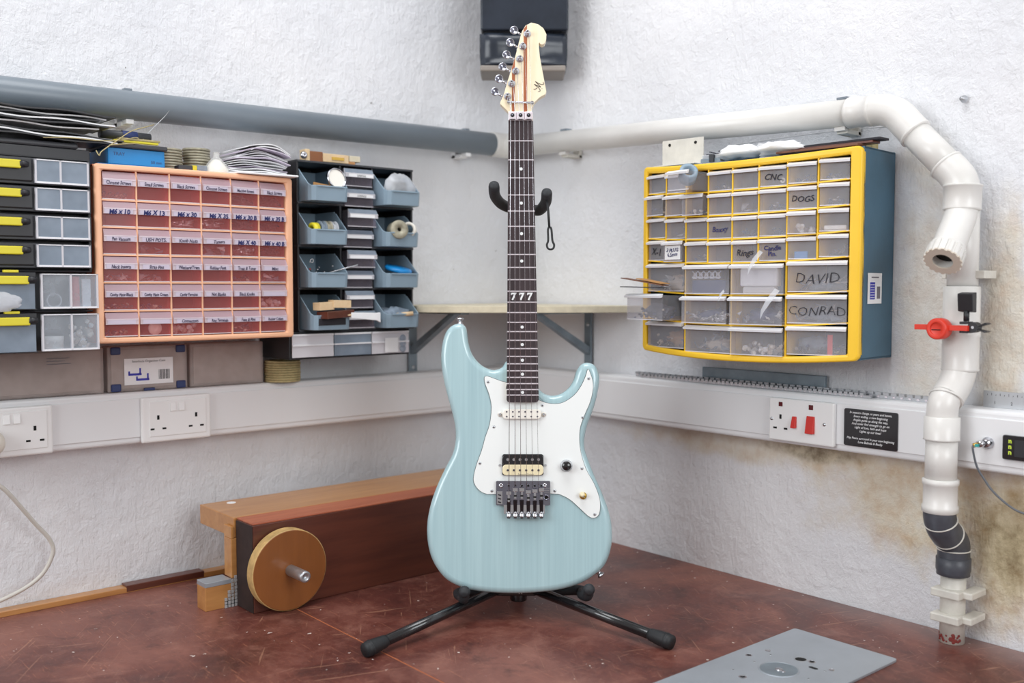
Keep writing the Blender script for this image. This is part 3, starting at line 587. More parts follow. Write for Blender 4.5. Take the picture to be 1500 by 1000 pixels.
for side, e in ((-1, (-0.0900, 0.0015)), (1, (0.1165, 0.0050))):
    x = e[0]
    pts = [Vector((side * 0.012, hub.y, 0.040)), Vector((side * 0.05, hub.y - 0.004, 0.036)), gp(x + (-0.012 if side < 0 else -0.010), -0.016 if side < 0 else -0.012, -0.045), gp(x - 0.006 * (1 if side < 0 else 1.5), -0.0185 if side < 0 else -0.0135, -0.012), gp(x - 0.002, -0.0155 if side < 0 else -0.011, 0.018), gp(x, e[1] - 0.002, 0.031)]
    for p in pts: p.z = max(p.z, 0.014)
    q = spline(pts, 5); b = MB(); b.tube(q, [0.007 if i < 7 else 0.0088 for i in range(len(q))], 14, 'foam'); b.lathe([(0.0088, -0.001), (0.0098, 0.001), (0.0094, 0.006), (0.006, 0.010), (0, 0.011)], q[-1] - (q[-1] - q[-3]).normalized() * 0.002, (0.0, -1.0, 0.15), 16, 'foam'); b.build('body_arm', t)

# ------------------------------------------------------------------ wooden clamping jig on the bench
t = thing('clamping_jig', 'long wooden clamping jig with a round handwheel, lying against the left wall', 'jig', (0.25, -0.5, 0))
def J(b, *a, m): return b.box(a[0] - 0.25, a[1] - 0.25, a[2] + 0.5, a[3] + 0.5, a[4], a[5], m)
J(MB(), 0.078, 0.2235, -0.829, -0.205, 0.121, 0.157, m='pine').build('top_board', t, 0.0015)
MB().disc(0.0085, 0, 0.0006, (0.104 - 0.25, -0.778 + 0.5, 0.157), n=20, m='paper').build('sticker', t, label='round white sticker')
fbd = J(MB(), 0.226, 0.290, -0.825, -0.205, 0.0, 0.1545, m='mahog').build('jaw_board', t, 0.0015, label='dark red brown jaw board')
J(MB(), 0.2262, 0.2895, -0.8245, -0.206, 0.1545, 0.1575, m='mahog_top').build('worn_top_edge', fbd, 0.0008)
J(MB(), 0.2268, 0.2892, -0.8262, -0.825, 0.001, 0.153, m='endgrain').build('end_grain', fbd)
J(MB(), 0.1955, 0.2255, -0.835, -0.25, 0.0505, 0.1205, m='pine').build('inner_board', t, 0.001)
J(MB(), 0.1955, 0.2255, -0.835, -0.8295, 0.1205, 0.142, m='pine').build('inner_board_end', t, 0.001)
blk = J(MB(), 0.190, 0.2255, -0.884, -0.72, 0.0, 0.042, m='pine').build('foot_block', t, 0.001)
J(MB(), 0.190, 0.2258, -0.8842, -0.8365, 0.042, 0.0500, m='alu').build('metal_cap', blk, 0.0006)
b = MB()
for k in range(9):
    z0 = k * 0.0062
    for q in range(4):
        y0 = -0.8260 - q * 0.0062
        if (-0.8260 - y0) > 0.026 * (1 - z0 / 0.058): continue
        J(b, 0.2268, 0.2282 + 0.0006 * ((k + q) % 2), y0 - 0.0052, y0 - 0.0006, z0 + 0.0004, z0 + 0.0055, m='sandpaper')
J(b, 0.2262, 0.2272, -0.848, -0.8265, 0.0, 0.012, m='dark'); tag(b.build('mesh_strip', t), kind='stuff')
wh = MB().lathe([(0, 0), (0.0695, 0), (0.0715, 0.0015), (0.0715, 0.0205), (0.0700, 0.022)], (0.2935 - 0.25, -0.768 + 0.5, 0.0720), (1, 0, 0), 64, 'mdfedge', False)
wh.lathe([(0.0700, 0.022), (0.0690, 0.0226), (0, 0.0226)], (0.2935 - 0.25, -0.768 + 0.5, 0.0720), (1, 0, 0), 64, 'mdf', False)
who = wh.build('handwheel', t, label='round lacquered fibreboard handwheel')
MB().lathe([(0, 0), (0.0100, 0), (0.0100, 0.052), (0.0090, 0.054), (0.0045, 0.054), (0.0035, 0.050), (0, 0.050)], (0.316 - 0.25, -0.768 + 0.5, 0.0720), (1, 0, 0), 28, 'steel').build('shaft', who)
MB().lathe([(0, 0), (0.012, 0), (0.012, 0.004), (0, 0.004)], (0.2900 - 0.25, -0.768 + 0.5, 0.0720), (1, 0, 0), 20, 'steel').build('washer', who)

# ------------------------------------------------------------------ metal router plate let into the bench
t = thing('router_plate', 'grey aluminium machine plate with drilled holes lying on the bench, bottom right', 'metal plate', (1.035, -0.37, 0.0))
MB().prism(rrect(-0.090, 0.090, -0.195, 0.185, 0.006), 0, 0.004, 'alu').build('plate', t, 0.0006)
def ph(x, y): return (x - 1.035, y + 0.37, 0.004)
b = MB(); b.lathe([(0.0295, 0), (0.0295, 0.0006), (0.0275, 0.0006), (0.0275, 0.0001)], ph(1.032, -0.357), n=40, m='alu'); b.lathe([(0.0270, 0.0002), (0, 0.0002)], ph(1.032, -0.357), n=40, m='zinc', smooth=False); b.lathe([(0.006, 0.0002), (0.005, 0.0012), (0, 0.0014)], ph(1.032, -0.357), n=16, m='chrome'); b.lathe([(0.003, 0.0002), (0.002, 0.0010), (0, 0.0011)], ph(1.041, -0.359), n=12, m='chrome'); b.build('centre_insert', t)
for (x, y, r, m2) in ((0.9689, -0.3432, 0.0035, 1), (0.9763, -0.3046, 0.003, 2), (0.9896, -0.3169, 0.0016, 0), (0.9904, -0.359, 0.0016, 0), (1.0305, -0.2984, 0.0085, 0), (1.0467, -0.2934, 0.0040, 1), (1.0798, -0.3115, 0.0020, 0), (1.0832, -0.2995, 0.0030, 2), (1.0806, -0.3551, 0.0018, 0), (0.9893, -0.409, 0.0018, 0), (1.0142, -0.4199, 0.0040, 1)):
    b = MB(); b.lathe([(r * (1.5 if m2 else 1.12), 0.0), (r * 1.05, 0.0004), (r, 0.0004), (r * 0.98, 0.0001)], ph(x, y), n=20, m='chrome' if m2 else 'steel'); b.lathe([(r * (0.98), 0.0002), (0, 0.0002)], ph(x, y), n=18, m='chrome' if m2 == 2 else 'dark'); b.build('hole', t)
MB().prism(rrect(0.0200, 0.0345, 0.0530, 0.0590, 0.0028), 0.0041, 0.0044, 'dark', M4=Matrix.Rotation(0, 4, 'Z')).build('slot', t)

# ------------------------------------------------------------------ pipes
def pipe_clip(parent, c, ax, r, m='pvc', x_wall=None):
    """saddle clip: ring round the pipe with a foot towards the wall"""
    b = MB(); ax = Vector(ax).normalized(); b.lathe([(r + 0.0002, -0.008), (r + 0.0035, -0.008), (r + 0.0035, 0.008), (r + 0.0002, 0.008)], c, ax, 24, m)
    return b
t = thing('waste_pipe', 'long grey plastic waste pipe running high along the left wall', 'pipe', (0.045, -0.6, 0.893))
MB().tube([(0, -1.4, -0.013), (0, 0.515, 0.0055)], 0.0262, 32, 'pvc_grey').build('pipe', t)
for y in (-0.935, -0.165):
    b = MB(); z = -0.013 + (y + 0.6 + 1.4) / 1.915 * 0.0185
    b.box(-0.044, -0.010, y + 0.6 - 0.010, y + 0.6 + 0.010, z - 0.036, z - 0.028, 'white2'); b.box(-0.012, 0.008, y + 0.6 - 0.007, y + 0.6 + 0.007, z - 0.034, z - 0.0255, 'white2'); b.box(-0.012, 0.003, y + 0.6 - 0.007, y + 0.6 + 0.007, z + 0.0255, z + 0.030, 'pvc_grey'); b.box(-0.044, -0.030, y + 0.6 - 0.010, y + 0.6 + 0.010, z - 0.036, z + 0.030, 'white2')
    b.build('pipe_clip', t, 0.001)
b = MB(); b.box(-0.044, 0.0, -0.500, -0.462, -0.044, -0.034, 'dgrey'); b.build('bracket', t)

t = thing('waste_pipe', 'white plastic waste pipe along the right wall, bending down with an open branch end', 'pipe', (1.141, -0.045, 0.0))
def q_(x, y, z): return Vector((x - 1.141, y + 0.045, z))
MB().tube(spline([q_(0.045, -0.092, 0.899), q_(0.047, -0.070, 0.8985), q_(0.056, -0.054, 0.897), q_(0.075, -0.046, 0.895), q_(0.11, -0.045, 0.893)], 5), 0.0288, 28, 'pvc').build('corner_elbow', t)
MB().tube([q_(0.10, -0.045, 0.8935), q_(0.95, -0.045, 0.8585)], 0.0235, 28, 'pvc').build('pipe', t)
d = Vector((0.06, 0, -0.0022)).normalized()
MB().lathe([(0.0235, -0.002), (0.0262, 0), (0.0262, 0.005), (0.0252, 0.006), (0.0252, 0.038), (0.0262, 0.039), (0.0262, 0.046), (0.0235, 0.047)], q_(0.945, -0.045, 0.8587), d, 28, 'pvc').build('coupling', t)
e1 = spline([q_(0.985, -0.045, 0.857), q_(1.008, -0.045, 0.855), q_(1.030, -0.045, 0.845), q_(1.048, -0.045, 0.826), q_(1.062, -0.045, 0.810)], 5)
MB().tube(e1, 0.0258, 28, 'pvc').build('elbow', t)
dd = (q_(1.117, -0.045, 0.752) - q_(1.060, -0.045, 0.8125)).normalized()
MB().lathe([(0.0235, -0.001), (0.0268, 0), (0.0268, 0.004), (0.0235, 0.005)], q_(1.060, -0.045, 0.8125), dd, 28, 'pvc').build('collar', t)
MB().tube([q_(1.058, -0.045, 0.8145), q_(1.120, -0.045, 0.749)], 0.0238, 28, 'pvc').build('pipe', t)
MB().lathe([(0.0235, -0.001), (0.0272, 0), (0.0272, 0.004), (0.0240, 0.005)], q_(1.112, -0.045, 0.757), dd, 28, 'pvc').build('collar', t)
MB().tube(spline([q_(1.113, -0.045, 0.756), q_(1.126, -0.045, 0.743), q_(1.137, -0.046, 0.727), q_(1.141, -0.047, 0.705), q_(1.142, -0.048, 0.69)], 5), 0.0262, 28, 'pvc').build('elbow', t)
MB().lathe([(0.0240, 0), (0.0290, 0), (0.0290, 0.003), (0.0278, 0.004), (0.0278, 0.036), (0.0285, 0.038), (0.0240, 0.040)], q_(1.1425, -0.049, 0.722), (0, -0.05, -1), 28, 'pvc').build('coupling', t)
bp_ = [q_(1.1425, -0.050, 0.688), q_(1.1440, -0.062, 0.668), q_(1.1470, -0.082, 0.650), q_(1.1490, -0.108, 0.622)]
br_ = MB().tube(spline(bp_, 5), 0.0238, 28, 'pvc').build('branch_pipe', t)
c0 = bp_[-1]; ax = (bp_[-1] - bp_[-2]).normalized()
b = MB(); n = 40; vs = []; prof = [(0.0245, -0.004), (0.0262, -0.002), (0.0262, 0.002), (0.0248, 0.003), (0.0250, 0.004)]
b.lathe(prof, c0, ax, 28, 'pvc'); 
u = ax.cross(Vector((0, 0, 1))).normalized(); w = ax.cross(u)
def ring(r0, r1, h0, h1, m, nn=24, tooth=0.0):
    for k in range(nn):
        a0, a1 = 2 * PI * k / nn, 2 * PI * (k + 1) / nn; rr = r1 + (tooth if k % 2 else 0)
        P4 = []
        for h in (h0, h1):
            for (r_, a) in ((r0, a0), (r0, a1), (rr, a1), (rr, a0)): P4.append(c0 + ax * h + (u * math.cos(a) + w * math.sin(a)) * r_)
        b.hexa(P4[:4], P4[4:], m)
ring(0.0175, 0.0262, 0.004, 0.024, 'pvc', 36, 0.0018)
ring(0.0150, 0.0262, 0.024, 0.0265, 'beige', 36, 0.0018)
b.lathe([(0.0165, 0.010), (0, 0.010)], c0, ax, 24, 'dark'); b.build('end_nut', br_)
for x in (0.245, 0.93):
    zc = 0.8935 - (x - 0.10) * 0.0412
    b = MB(); b.box(x - 0.010 - 1.141, x + 0.010 - 1.141, 0.036, 0.044, zc - 0.034, zc + 0.0275, 'pvc_dirty'); b.box(x - 0.010 - 1.141, x + 0.010 - 1.141, 0.0, 0.044, zc - 0.034, zc - 0.027, 'pvc_dirty'); b.box(x - 0.010 - 1.141, x + 0.010 - 1.141, -0.008, 0.006, zc - 0.030, zc - 0.0228, 'pvc'); b.box(x - 0.008 - 1.141, x + 0.012 - 1.141, -0.006, 0.012, zc + 0.0228, zc + 0.0275, 'pvc_grey'); b.build('pipe_clip', t, 0.001)
# upright pipe behind
MB().tube([q_(1.141, -0.040, 0.70), q_(1.141, -0.040, 0.545)], 0.0230, 28, 'pvc').build('upright_pipe', t)
MB().lathe([(0.0235, 0), (0.0272, 0.001), (0.0272, 0.070), (0.0285, 0.072), (0.0285, 0.078), (0.0272, 0.080), (0.0272, 0.128), (0.0285, 0.130), (0.0262, 0.133), (0.024, 0.133)], q_(1.1415, -0.042, 0.566), (0, 0, -1), 28, 'pvc').build('valve_body', t)
MB().tube([q_(1.130, -0.062, 0.500), q_(1.130, -0.080, 0.500)], 0.0125, 20, 'pvc').build('valve_stem', t)
lv = MB(); lv.lathe([(0, 0), (0.0155, 0), (0.0165, 0.003), (0.0165, 0.020), (0.0150, 0.022), (0.010, 0.022), (0.0098, 0.0195), (0, 0.0195)], q_(1.130, -0.078, 0.5005), (0, -1, 0), 28, 'redlever')
for sx in (-1, 1):
    L_ = 0.0385 if sx < 0 else 0.045
    lv.box(-0.011 + sx * 0.012, -0.011 + sx * L_, -0.048, -0.036, 0.4985, 0.5065, 'redlever')
lv.box(-0.018, -0.004, -0.0556, -0.0552, 0.4985, 0.500, 'dark')
lv.build('valve_lever', t, 0.0015, label='red valve lever')
for (x0, x1) in ((-0.031, -0.024), (0.014, 0.036)): MB().box(x0, x1, 0.0, 0.042, 0.578, 0.590, 'pvc_dirty').build('pipe_clip', t, 0.001)
MB().tube(spline([q_(1.141, -0.043, 0.440), q_(1.141, -0.046, 0.428), q_(1.140, -0.060, 0.408), q_(1.138, -0.078, 0.392)], 5), 0.0250, 28, 'pvc').build('elbow', t)
ax2 = Vector((0, -0.6, -0.8)).normalized()
MB().tube(spline([q_(1.138, -0.073, 0.398), q_(1.137, -0.084, 0.386), q_(1.136, -0.086, 0.370), q_(1.136, -0.086, 0.355)], 5), 0.0232, 28, 'pvc').build('elbow', t)
MB().lathe([(0.0250, 0), (0.0262, 0.001), (0.0262, 0.003), (0.0250, 0.0035)], q_(1.138, -0.0765, 0.394), ax2, 28, 'pvc').build('collar', t)
MB().lathe([(0.0232, 0), (0.0264, 0.001), (0.0264, 0.034), (0.0272, 0.036), (0.0225, 0.037)], q_(1.136, -0.086, 0.365), (0, 0, -1), 28, 'pvc').build('coupling', t)
MB().tube([q_(1.136, -0.086, 0.335), q_(1.136, -0.086, 0.258)], 0.0235, 28, 'pvc').build('pipe', t)
MB().lathe([(0.0235, 0), (0.0270, 0.001), (0.0270, 0.008), (0.0252, 0.010), (0.0252, 0.040), (0.0270, 0.042), (0.0270, 0.051), (0.024, 0.053)], q_(1.136, -0.086, 0.268), (0, 0, -1), 28, 'pvc').build('coupling', t)
dk = MB().tube(spline([q_(1.136, -0.086, 0.222), q_(1.136, -0.086, 0.208), q_(1.137, -0.078, 0.190), q_(1.138, -0.060, 0.174), q_(1.139, -0.046, 0.162), q_(1.139, -0.043, 0.150), q_(1.139, -0.043, 0.135)], 5), 0.0243, 28, 'pvc_dark').build('dark_elbow', t, label='dark grey offset bend')
for (c, a) in ((q_(1.1365, -0.083, 0.200), (0, 0.55, -1)), (q_(1.1380, -0.062, 0.176), (0, 1.0, -0.75)), (q_(1.139, -0.043, 0.150), (0, 0, -1)), (q_(1.139, -0.043, 0.122), (0, 0, -1))):
    MB().lathe([(0.0240, -0.0012), (0.0256, -0.0006), (0.0256, 0.0006), (0.0240, 0.0012)], c, a, 28, 'pvc_dirty').build('joint_ring', dk)
MB().lathe([(0.024, 0), (0.0262, 0.001), (0.0262, 0.020), (0.0250, 0.023), (0.0250, 0.028), (0.019, 0.030)], q_(1.139, -0.043, 0.138), (0, 0, -1), 28, 'pvc_dark').build('dark_socket', t)
MB().tube([q_(1.138, -0.040, 0.12), q_(1.138, -0.040, 0.0005)], 0.0190, 26, 'pvc_dirty').build('lower_pipe', t)
for z in (0.082, 0.042):
    b = MB(); b.box(-0.026, 0.020, -0.024, 0.0, z - 0.006, z + 0.007, 'pvc_dirty'); b.box(0.014, 0.034, -0.010, 0.040, z - 0.005, z + 0.006, 'pvc_dirty'); b.build('pipe_clip', t, 0.002)
b = MB()
for k in range(26):
    a = random.uniform(-2.6, -0.2); z = random.uniform(0.004, 0.016); r_ = 0.0192; s_ = random.uniform(0.0015, 0.0035)
    c = q_(1.138, -0.040, z) + Vector((math.cos(a) * r_, math.sin(a) * r_, 0)); b.lathe([(s_, 0), (s_ * 0.6, 0.0006), (0, 0.0006)], c, (math.cos(a), math.sin(a), 0), 6, 'red_flake', False)
tag(b.build('paint_flakes', t), kind='stuff')

# clip-on tuner clamped to the valve lever
t = thing('clip_on_tuner', 'small black clip-on tuner clamped to the red valve lever', 'tuner', (1.168, -0.080, 0.495))
b = MB(); b.hexa([(-0.013, -0.004, 0.033), (0.011, -0.006, 0.033), (0.011, 0.008, 0.031), (-0.013, 0.008, 0.031)], [(-0.0115, -0.010, 0.060), (0.0125, -0.012, 0.060), (0.0125, 0.004, 0.062), (-0.0115, 0.004, 0.062)], 'black'); b.build('screen_case', t, 0.0015)
MB().tube([(0, -0.002, 0.034), (0, -0.002, 0.018)], 0.0042, 12, 'black').build('stem', t)
b = MB()
b.box(-0.008, 0.006, -0.008, 0.008, 0.0135, 0.0175, 'black'); b.box(-0.008, 0.006, -0.008, 0.008, 0.000, 0.004, 'black')
b.lathe([(0.008, -0.007), (0.008, 0.007)], (0.012, 0, 0.009), (0, 1, 0), 16, 'black').lathe([(0, 0.0071), (0.008, 0.0071)], (0.012, 0, 0.009), (0, -1, 0), 16, 'black').lathe([(0.0022, 0.0075), (0, 0.0075)], (0.012, 0, 0.009), (0, -1, 0), 12, 'steel')
b.build('clamp', t, 0.0008)
for sg in (1, -1):
    b = MB(); b.hexa([(0.014, -0.006, 0.008 + sg * 0.001), (0.016, -0.006, 0.008 + sg * 0.001), (0.016, 0.006, 0.008 + sg * 0.001), (0.014, 0.006, 0.008 + sg * 0.001)], [(0.030, -0.007, 0.009 + sg * 0.0075), (0.034, -0.007, 0.009 + sg * 0.0055), (0.034, 0.007, 0.009 + sg * 0.0055), (0.030, 0.007, 0.009 + sg * 0.0075)], 'black'); b.build('clamp_lever', t)

b = MB(); b.lathe([(0.006, 0), (0.006, 0.002), (0.0035, 0.004), (0.0035, 0.010), (0, 0.011)], (1.119, -0.002, 0.8626), (0, -1, 0), 14, 'steel')
tag(b.build('screw_eye'), 'small steel screw fixing in the right wall above the pipe bend', 'screw')

# ------------------------------------------------------------------ black padded box high in the corner
MC = Matrix(((RT.x, FW.x, 0, CAM.x + RT.x * 0.026 + FW.x * 2.2), (RT.y, FW.y, 0, CAM.y + RT.y * 0.026 + FW.y * 2.2), (0, 0, 1, 1.03), (0, 0, 0, 1)))
t = thing('corner_hood', 'black vinyl covered hood mounted high in the corner behind the headstock', 'hood', mw=MC)
MB().box(-0.094, 0.096, -0.02, 0.085, 0.088, 0.75, 'duct').build('upper_casing', t, 0.004, 3)
b = MB(); n = 14
def hw(x, y, z):
    f = 1 - (2 * z - 1) ** 2; return (x, y, z)
vs = []; fs = []
prof = [(-0.004, 0.0835), (-0.016, 0.082), (-0.022, 0.072), (-0.020, 0.055), (-0.014, 0.035), (-0.020, 0.020), (-0.024, 0.014)]
for i in range(n + 1):
    x = -0.096 + 0.190 * i / n; e = 1 - (2 * i / n - 1) ** 6
    for (y, z) in prof: vs.append((x * (0.985 if z < 0.03 else 1), y * (0.5 + 0.5 * e) - 0.004 * math.sin(i * 0.9) * (z > 0.03), z))
    vs.append((x, 0.08, 0.014)); vs.append((x, 0.08, 0.0835))
K = len(prof) + 2
for i in range(n):
    for k in range(K): fs.append((i * K + k, i * K + (k + 1) % K, (i + 1) * K + (k + 1) % K, (i + 1) * K + k))
fs.append(tuple(range(K))); fs.append(tuple(n * K + k for k in reversed(range(K))))
MB().add(vs, fs, 'duct', True).build('lower_pad', t)
MB().box(-0.095, 0.090, -0.022, 0.08, 0.0, 0.013, 'ductrim').build('bottom_rail', t, 0.003)

# ------------------------------------------------------------------ corner shelf with steel brackets
t = thing('corner_shelf', 'pale board shelf fitted across the corner behind the guitar neck', 'shelf', (0, 0, 0.5107))
fr = [(0.13, -0.366), (0.205, -0.295), (0.285, -0.205), (0.365, -0.112), (0.444, -0.004)]
fr = [(x + 0.022 * math.sin(PI * i / 4) * 0.76, y - 0.022 * math.sin(PI * i / 4) * 0.65) for i, (x, y) in enumerate(fr)]
MB().prism([(0.004, -0.004), (0.004, -0.366)] + [(p.x, p.y) for p in spline([(x, y, 0) for x, y in fr], 4)], 0, 0.0143, 'ply_edge').build('shelf_board', t, 0.001)
def bracket(lbl, loc, rz):
    t = thing('shelf_bracket', lbl, 'bracket', loc, rz)
    MB().box(-0.011, 0.011, -0.008, -0.004, -0.140, -0.002, 'zinc').build('wall_leg', t, 0.0008)
    MB().box(-0.011, 0.011, -0.20, -0.004, -0.0045, -0.0005, 'zinc').build('shelf_leg', t, 0.0008)
    MB().hexa([(-0.008, -0.008, -0.098), (0.008, -0.008, -0.098), (0.008, -0.004, -0.082), (-0.008, -0.004, -0.082)], [(-0.008, -0.172, -0.0048), (0.008, -0.172, -0.0048), (0.008, -0.150, -0.0048), (-0.008, -0.150, -0.0048)], 'zinc').build('strut', t)
    for z in (-0.030, -0.128): MB().lathe([(0.0045, 0), (0.0035, 0.002), (0, 0.0022)], (0, -0.008, z), (0, -1, 0), 14, 'steel').build('screw', t)
bracket('grey steel shelf bracket on the left wall beside the bin rack', (0, -0.291, 0.5107), LW)
bracket('grey steel shelf bracket on the right wall beside the guitar neck', (0.283, 0, 0.5107), 0)

# ------------------------------------------------------------------ electrical fittings on the trunking
def slots(t, cx, cz, y):
    b = MB()
    MB().box(cx - 0.0022, cx + 0.0022, y - 0.0004, y + 0.001, cz + 0.006, cz + 0.014, 'dark').build('pin_slot', t)
    for sx in (-1, 1): MB().box(cx + sx * 0.011 - 0.0036, cx + sx * 0.011 + 0.0036, y - 0.0004, y + 0.001, cz - 0.0125, cz - 0.0092, 'dark').build('pin_slot', t)
def socket(label, yc, z0, w=0.132, h=0.084):
    t = thing('double_socket', label, 'power socket', (0.0525, yc, z0), LW)
    MB().box(-w / 2, w / 2, -0.009, 0, 0, h, 'white2').build('backbox_plate', t, 0.004, 3)
    MB().box(-w / 2 + 0.014, w / 2 - 0.010, -0.0105, -0.008, 0.011, h - 0.008, 'white2').build('face_plate', t, 0.001)
    for x in (-0.008, 0.008): MB().hexa([(x - 0.0055, -0.0135, h - 0.028), (x + 0.0055, -0.0135, h - 0.028), (x + 0.0055, -0.010, h - 0.028), (x - 0.0055, -0.010, h - 0.028)], [(x - 0.0055, -0.0115, h - 0.012), (x + 0.0055, -0.0115, h - 0.012), (x + 0.0055, -0.010, h - 0.012), (x - 0.0055, -0.010, h - 0.012)], 'white2').build('rocker_switch', t, 0.0008)
    for x in (-0.036, 0.036): slots(t, x, 0.036, -0.0105)
    return t
socket('white double power socket on left trunking with nothing plugged in', -0.8625, 0.2795)
socket('white double power socket at far left with a plug in it', -1.146, 0.2795)
t = thing('mains_plug', 'cream mains plug in the leftmost double socket', 'plug', (0.063, -1.182, 0.308), LW)
MB().lathe([(0, -0.001), (0.021, -0.001), (0.0225, 0.002), (0.0225, 0.012), (0.021, 0.020), (0.016, 0.026), (0, 0.027)], (0, 0, 0), (0, -1, 0), 28, 'plug').box(-0.008, 0.008, -0.018, -0.004, -0.034, -0.012, 'plug').build('plug_body', t)
MB().tube([(0, -0.010, -0.030), (0, -0.010, -0.046)], [0.0050, 0.0036], 12, 'plug').build('cord_grip', t)
cb_ = spline([(0.073, -1.182, 0.262), (0.074, -1.180, 0.245), (0.070, -1.1582, 0.2241), (0.050, -1.1118, 0.1614), (0.042, -1.0850, 0.125), (0.038, -1.0800, 0.098), (0.030, -1.1000, 0.060), (0.022, -1.145, 0.034), (0.024, -1.22, 0.018), (0.030, -1.32, 0.016)], 8)
tag(MB().tube(cb_, 0.0036, 10, 'cable').build('mains_cable'), 'off-white mains cable hanging from the plug in an S curve at far left', 'cable')

t = thing('cooker_switch', 'white cooker socket with two red rocker switches on the right trunking', 'power socket', (0.8685, -0.0525, 0.2885))
MB().box(-0.066, 0.066, -0.009, 0, 0, 0.077, 'white2').build('face_plate', t, 0.003, 3)
slots(t, -0.041, 0.0335, -0.009)
for (x, z, s_) in ((-0.041, 0.066, 0.004), (0.021, 0.0655, 0.0043)): MB().box(x - s_, x + s_, -0.0098, -0.008, z - s_, z + s_, 'neon').build('neon_lens', t, 0.0005)
for (x, z0, z1, w) in ((-0.012, 0.026, 0.0465, 0.0045), (0.0210, 0.0195, 0.0500, 0.0080)): MB().hexa([(x - w, -0.0165, z0), (x + w, -0.0165, z0), (x + w, -0.0085, z0), (x - w, -0.0085, z0)], [(x - w, -0.0105, z1), (x + w, -0.0105, z1), (x + w, -0.0085, z1), (x - w, -0.0085, z1)], 'redsw').build('rocker_switch', t, 0.0012, label='red rocker switch')
for x in (-0.0595, 0.0480): MB().lathe([(0.0032, 0), (0.0026, 0.001), (0, 0.001)], (x, -0.009, 0.038), (0, -1, 0), 14, 'steel').build('screw', t)

t = thing('engraved_plaque', 'black plaque with eight lines of pale engraved lettering on the right trunking', 'plaque', (0.9985, -0.0525, 0.295))
MB().prism(rrect(-0.0485, 0.0485, 0, 0.0635, 0.0035), 0, 0.0022, 'gloss_black', M4=FRONT).build('plate', t)
b = MB()
for i, (s_, sz) in enumerate((('In seasons change, as years and leaves,', 0.0056), ('Every ending, a new beginning', 0.0058), ('Angels guide us along the way,', 0.0058), ('And never find strength to go on', 0.0058), ('Light of love, faith and hope', 0.0058), ('Lights up our lives!', 0.0058), ('', 1), ('May Peace surround in your new beginning', 0.0056), ('Love Belinda & Becky', 0.0058))):
    if s_: b.text(s_, sz, onfront(0, -0.0024, 0.0575 - i * 0.0062), 'paper', shear=0.25, bold=0.00006, sx=0.88)
b.build('engraved_lettering', t, fix=False)

t = thing('coax_socket', 'chrome coaxial connector with a thin lead on right trunking beyond the pipe', 'connector', (1.1925, -0.0525, 0.3272))
b = MB(); b.lathe([(0.0090, 0), (0.0090, 0.002), (0.0062, 0.004), (0.0062, 0.012), (0, 0.012)], (0, 0, 0), (0, -1, 0), 20, 'chrome'); b.tube([(0, -0.010, 0), (-0.006, -0.022, -0.001)], 0.0050, 14, 'chrome'); b.build('socket_body', t)
b = MB(); b.tube([(-0.006, -0.022, -0.001), (-0.011, -0.026, -0.003)], 0.0034, 12, 'brass'); b.box(-0.008, -0.003, -0.028, -0.022, -0.004, 0.0, 'teal'); b.build('collet', t)
tag(MB().tube(spline([(1.1815, -0.0785, 0.3242), (1.182, -0.080, 0.318), (1.186, -0.074, 0.292), (1.197, -0.070, 0.272), (1.2096, -0.07, 0.2567), (1.232, -0.07, 0.240), (1.2548, -0.07, 0.2313), (1.30, -0.06, 0.225), (1.36, -0.05, 0.23)], 6), 0.0017, 8, 'cable_dk').build('signal_lead'), 'thin grey lead curving down from the chrome connector at far right', 'cable')
t = thing('digital_meter', 'black panel meter with three lit green digits at the right edge', 'meter', (1.244, -0.0525, 0.306))
MB().prism(rrect(-0.028, 0.028, 0, 0.037, 0.003), 0, 0.006, 'gloss_black', M4=FRONT).build('bezel', t, 0.001)
MB().box(-0.010, 0.026, -0.0066, -0.006, 0.006, 0.031, 'black').build('display_window', t)
for i in range(3): MB().text('n', 0.0100, onfront(-0.0165, -0.0065, 0.0285 - i * 0.0085), 'digit', bold=0.0003).build('digit', t, fix=False)

# ------------------------------------------------------------------ strips and rules lying on the right trunking
def slotted(name, lbl, x0, x1, y, z, h, pitch, m='steel'):
    t = thing(name, lbl, 'metal strip', (x0, y, z))
    MB().box(0, x1 - x0, -0.006, 0.0, 0, h * 0.55, m).build('bar', t)
    b = MB(); k = 0.0
    while k < x1 - x0 - pitch:
        b.box(k, k + pitch * 0.72, -0.007, 0.001, h * 0.55, h, m); b.box(k + pitch * 0.2, k + pitch * 0.5, -0.0068, -0.006, h * 0.15, h * 0.45, 'fret'); k += pitch
    tag(b.build('tooth', t), kind='stuff'); return t
slotted('toothed_strip', 'long toothed steel strip lying on the right trunking, furthest back', 0.445, 1.090, -0.020, 0.3772, 0.010, 0.014)
slotted('toothed_strip', 'shorter toothed steel strip in front on the right trunking edge', 0.470, 0.990, -0.034, 0.3772, 0.0075, 0.010)
tag(MB().box(0.61, 0.885, -0.012, -0.004, 0.3785, 0.4060, 'zinc').build('steel_bar', bevel=0.001), 'plain grey steel bar leaning on wall under the yellow drawer cabinet', 'metal bar')
t = thing('steel_ruler', 'wide steel rule standing on the trunking at the far right', 'ruler', (1.165, -0.008, 0.3772))
MB().box(0, 0.20, -0.003, -0.001, 0, 0.0255, 'steel').build('blade', t)
b = MB()
for i in range(30):
    b.box(0.006 + i * 0.0065, 0.0066 + i * 0.0065, -0.0032, -0.003, 0.0185, 0.0225 if i % 2 else 0.0205, 'inkblack')
for i, c in enumerate('1234567'): b.text(c, 0.0065, onfront(0.018 + i * 0.0254, -0.0033, 0.0075), 'inkblack')
b.build('graduation', t, fix=False)

# ------------------------------------------------------------------ drawer cabinets
def XF(t): return Matrix.Translation(t.location) @ Matrix.Rotation(t.rotation_euler.z, 4, 'Z')

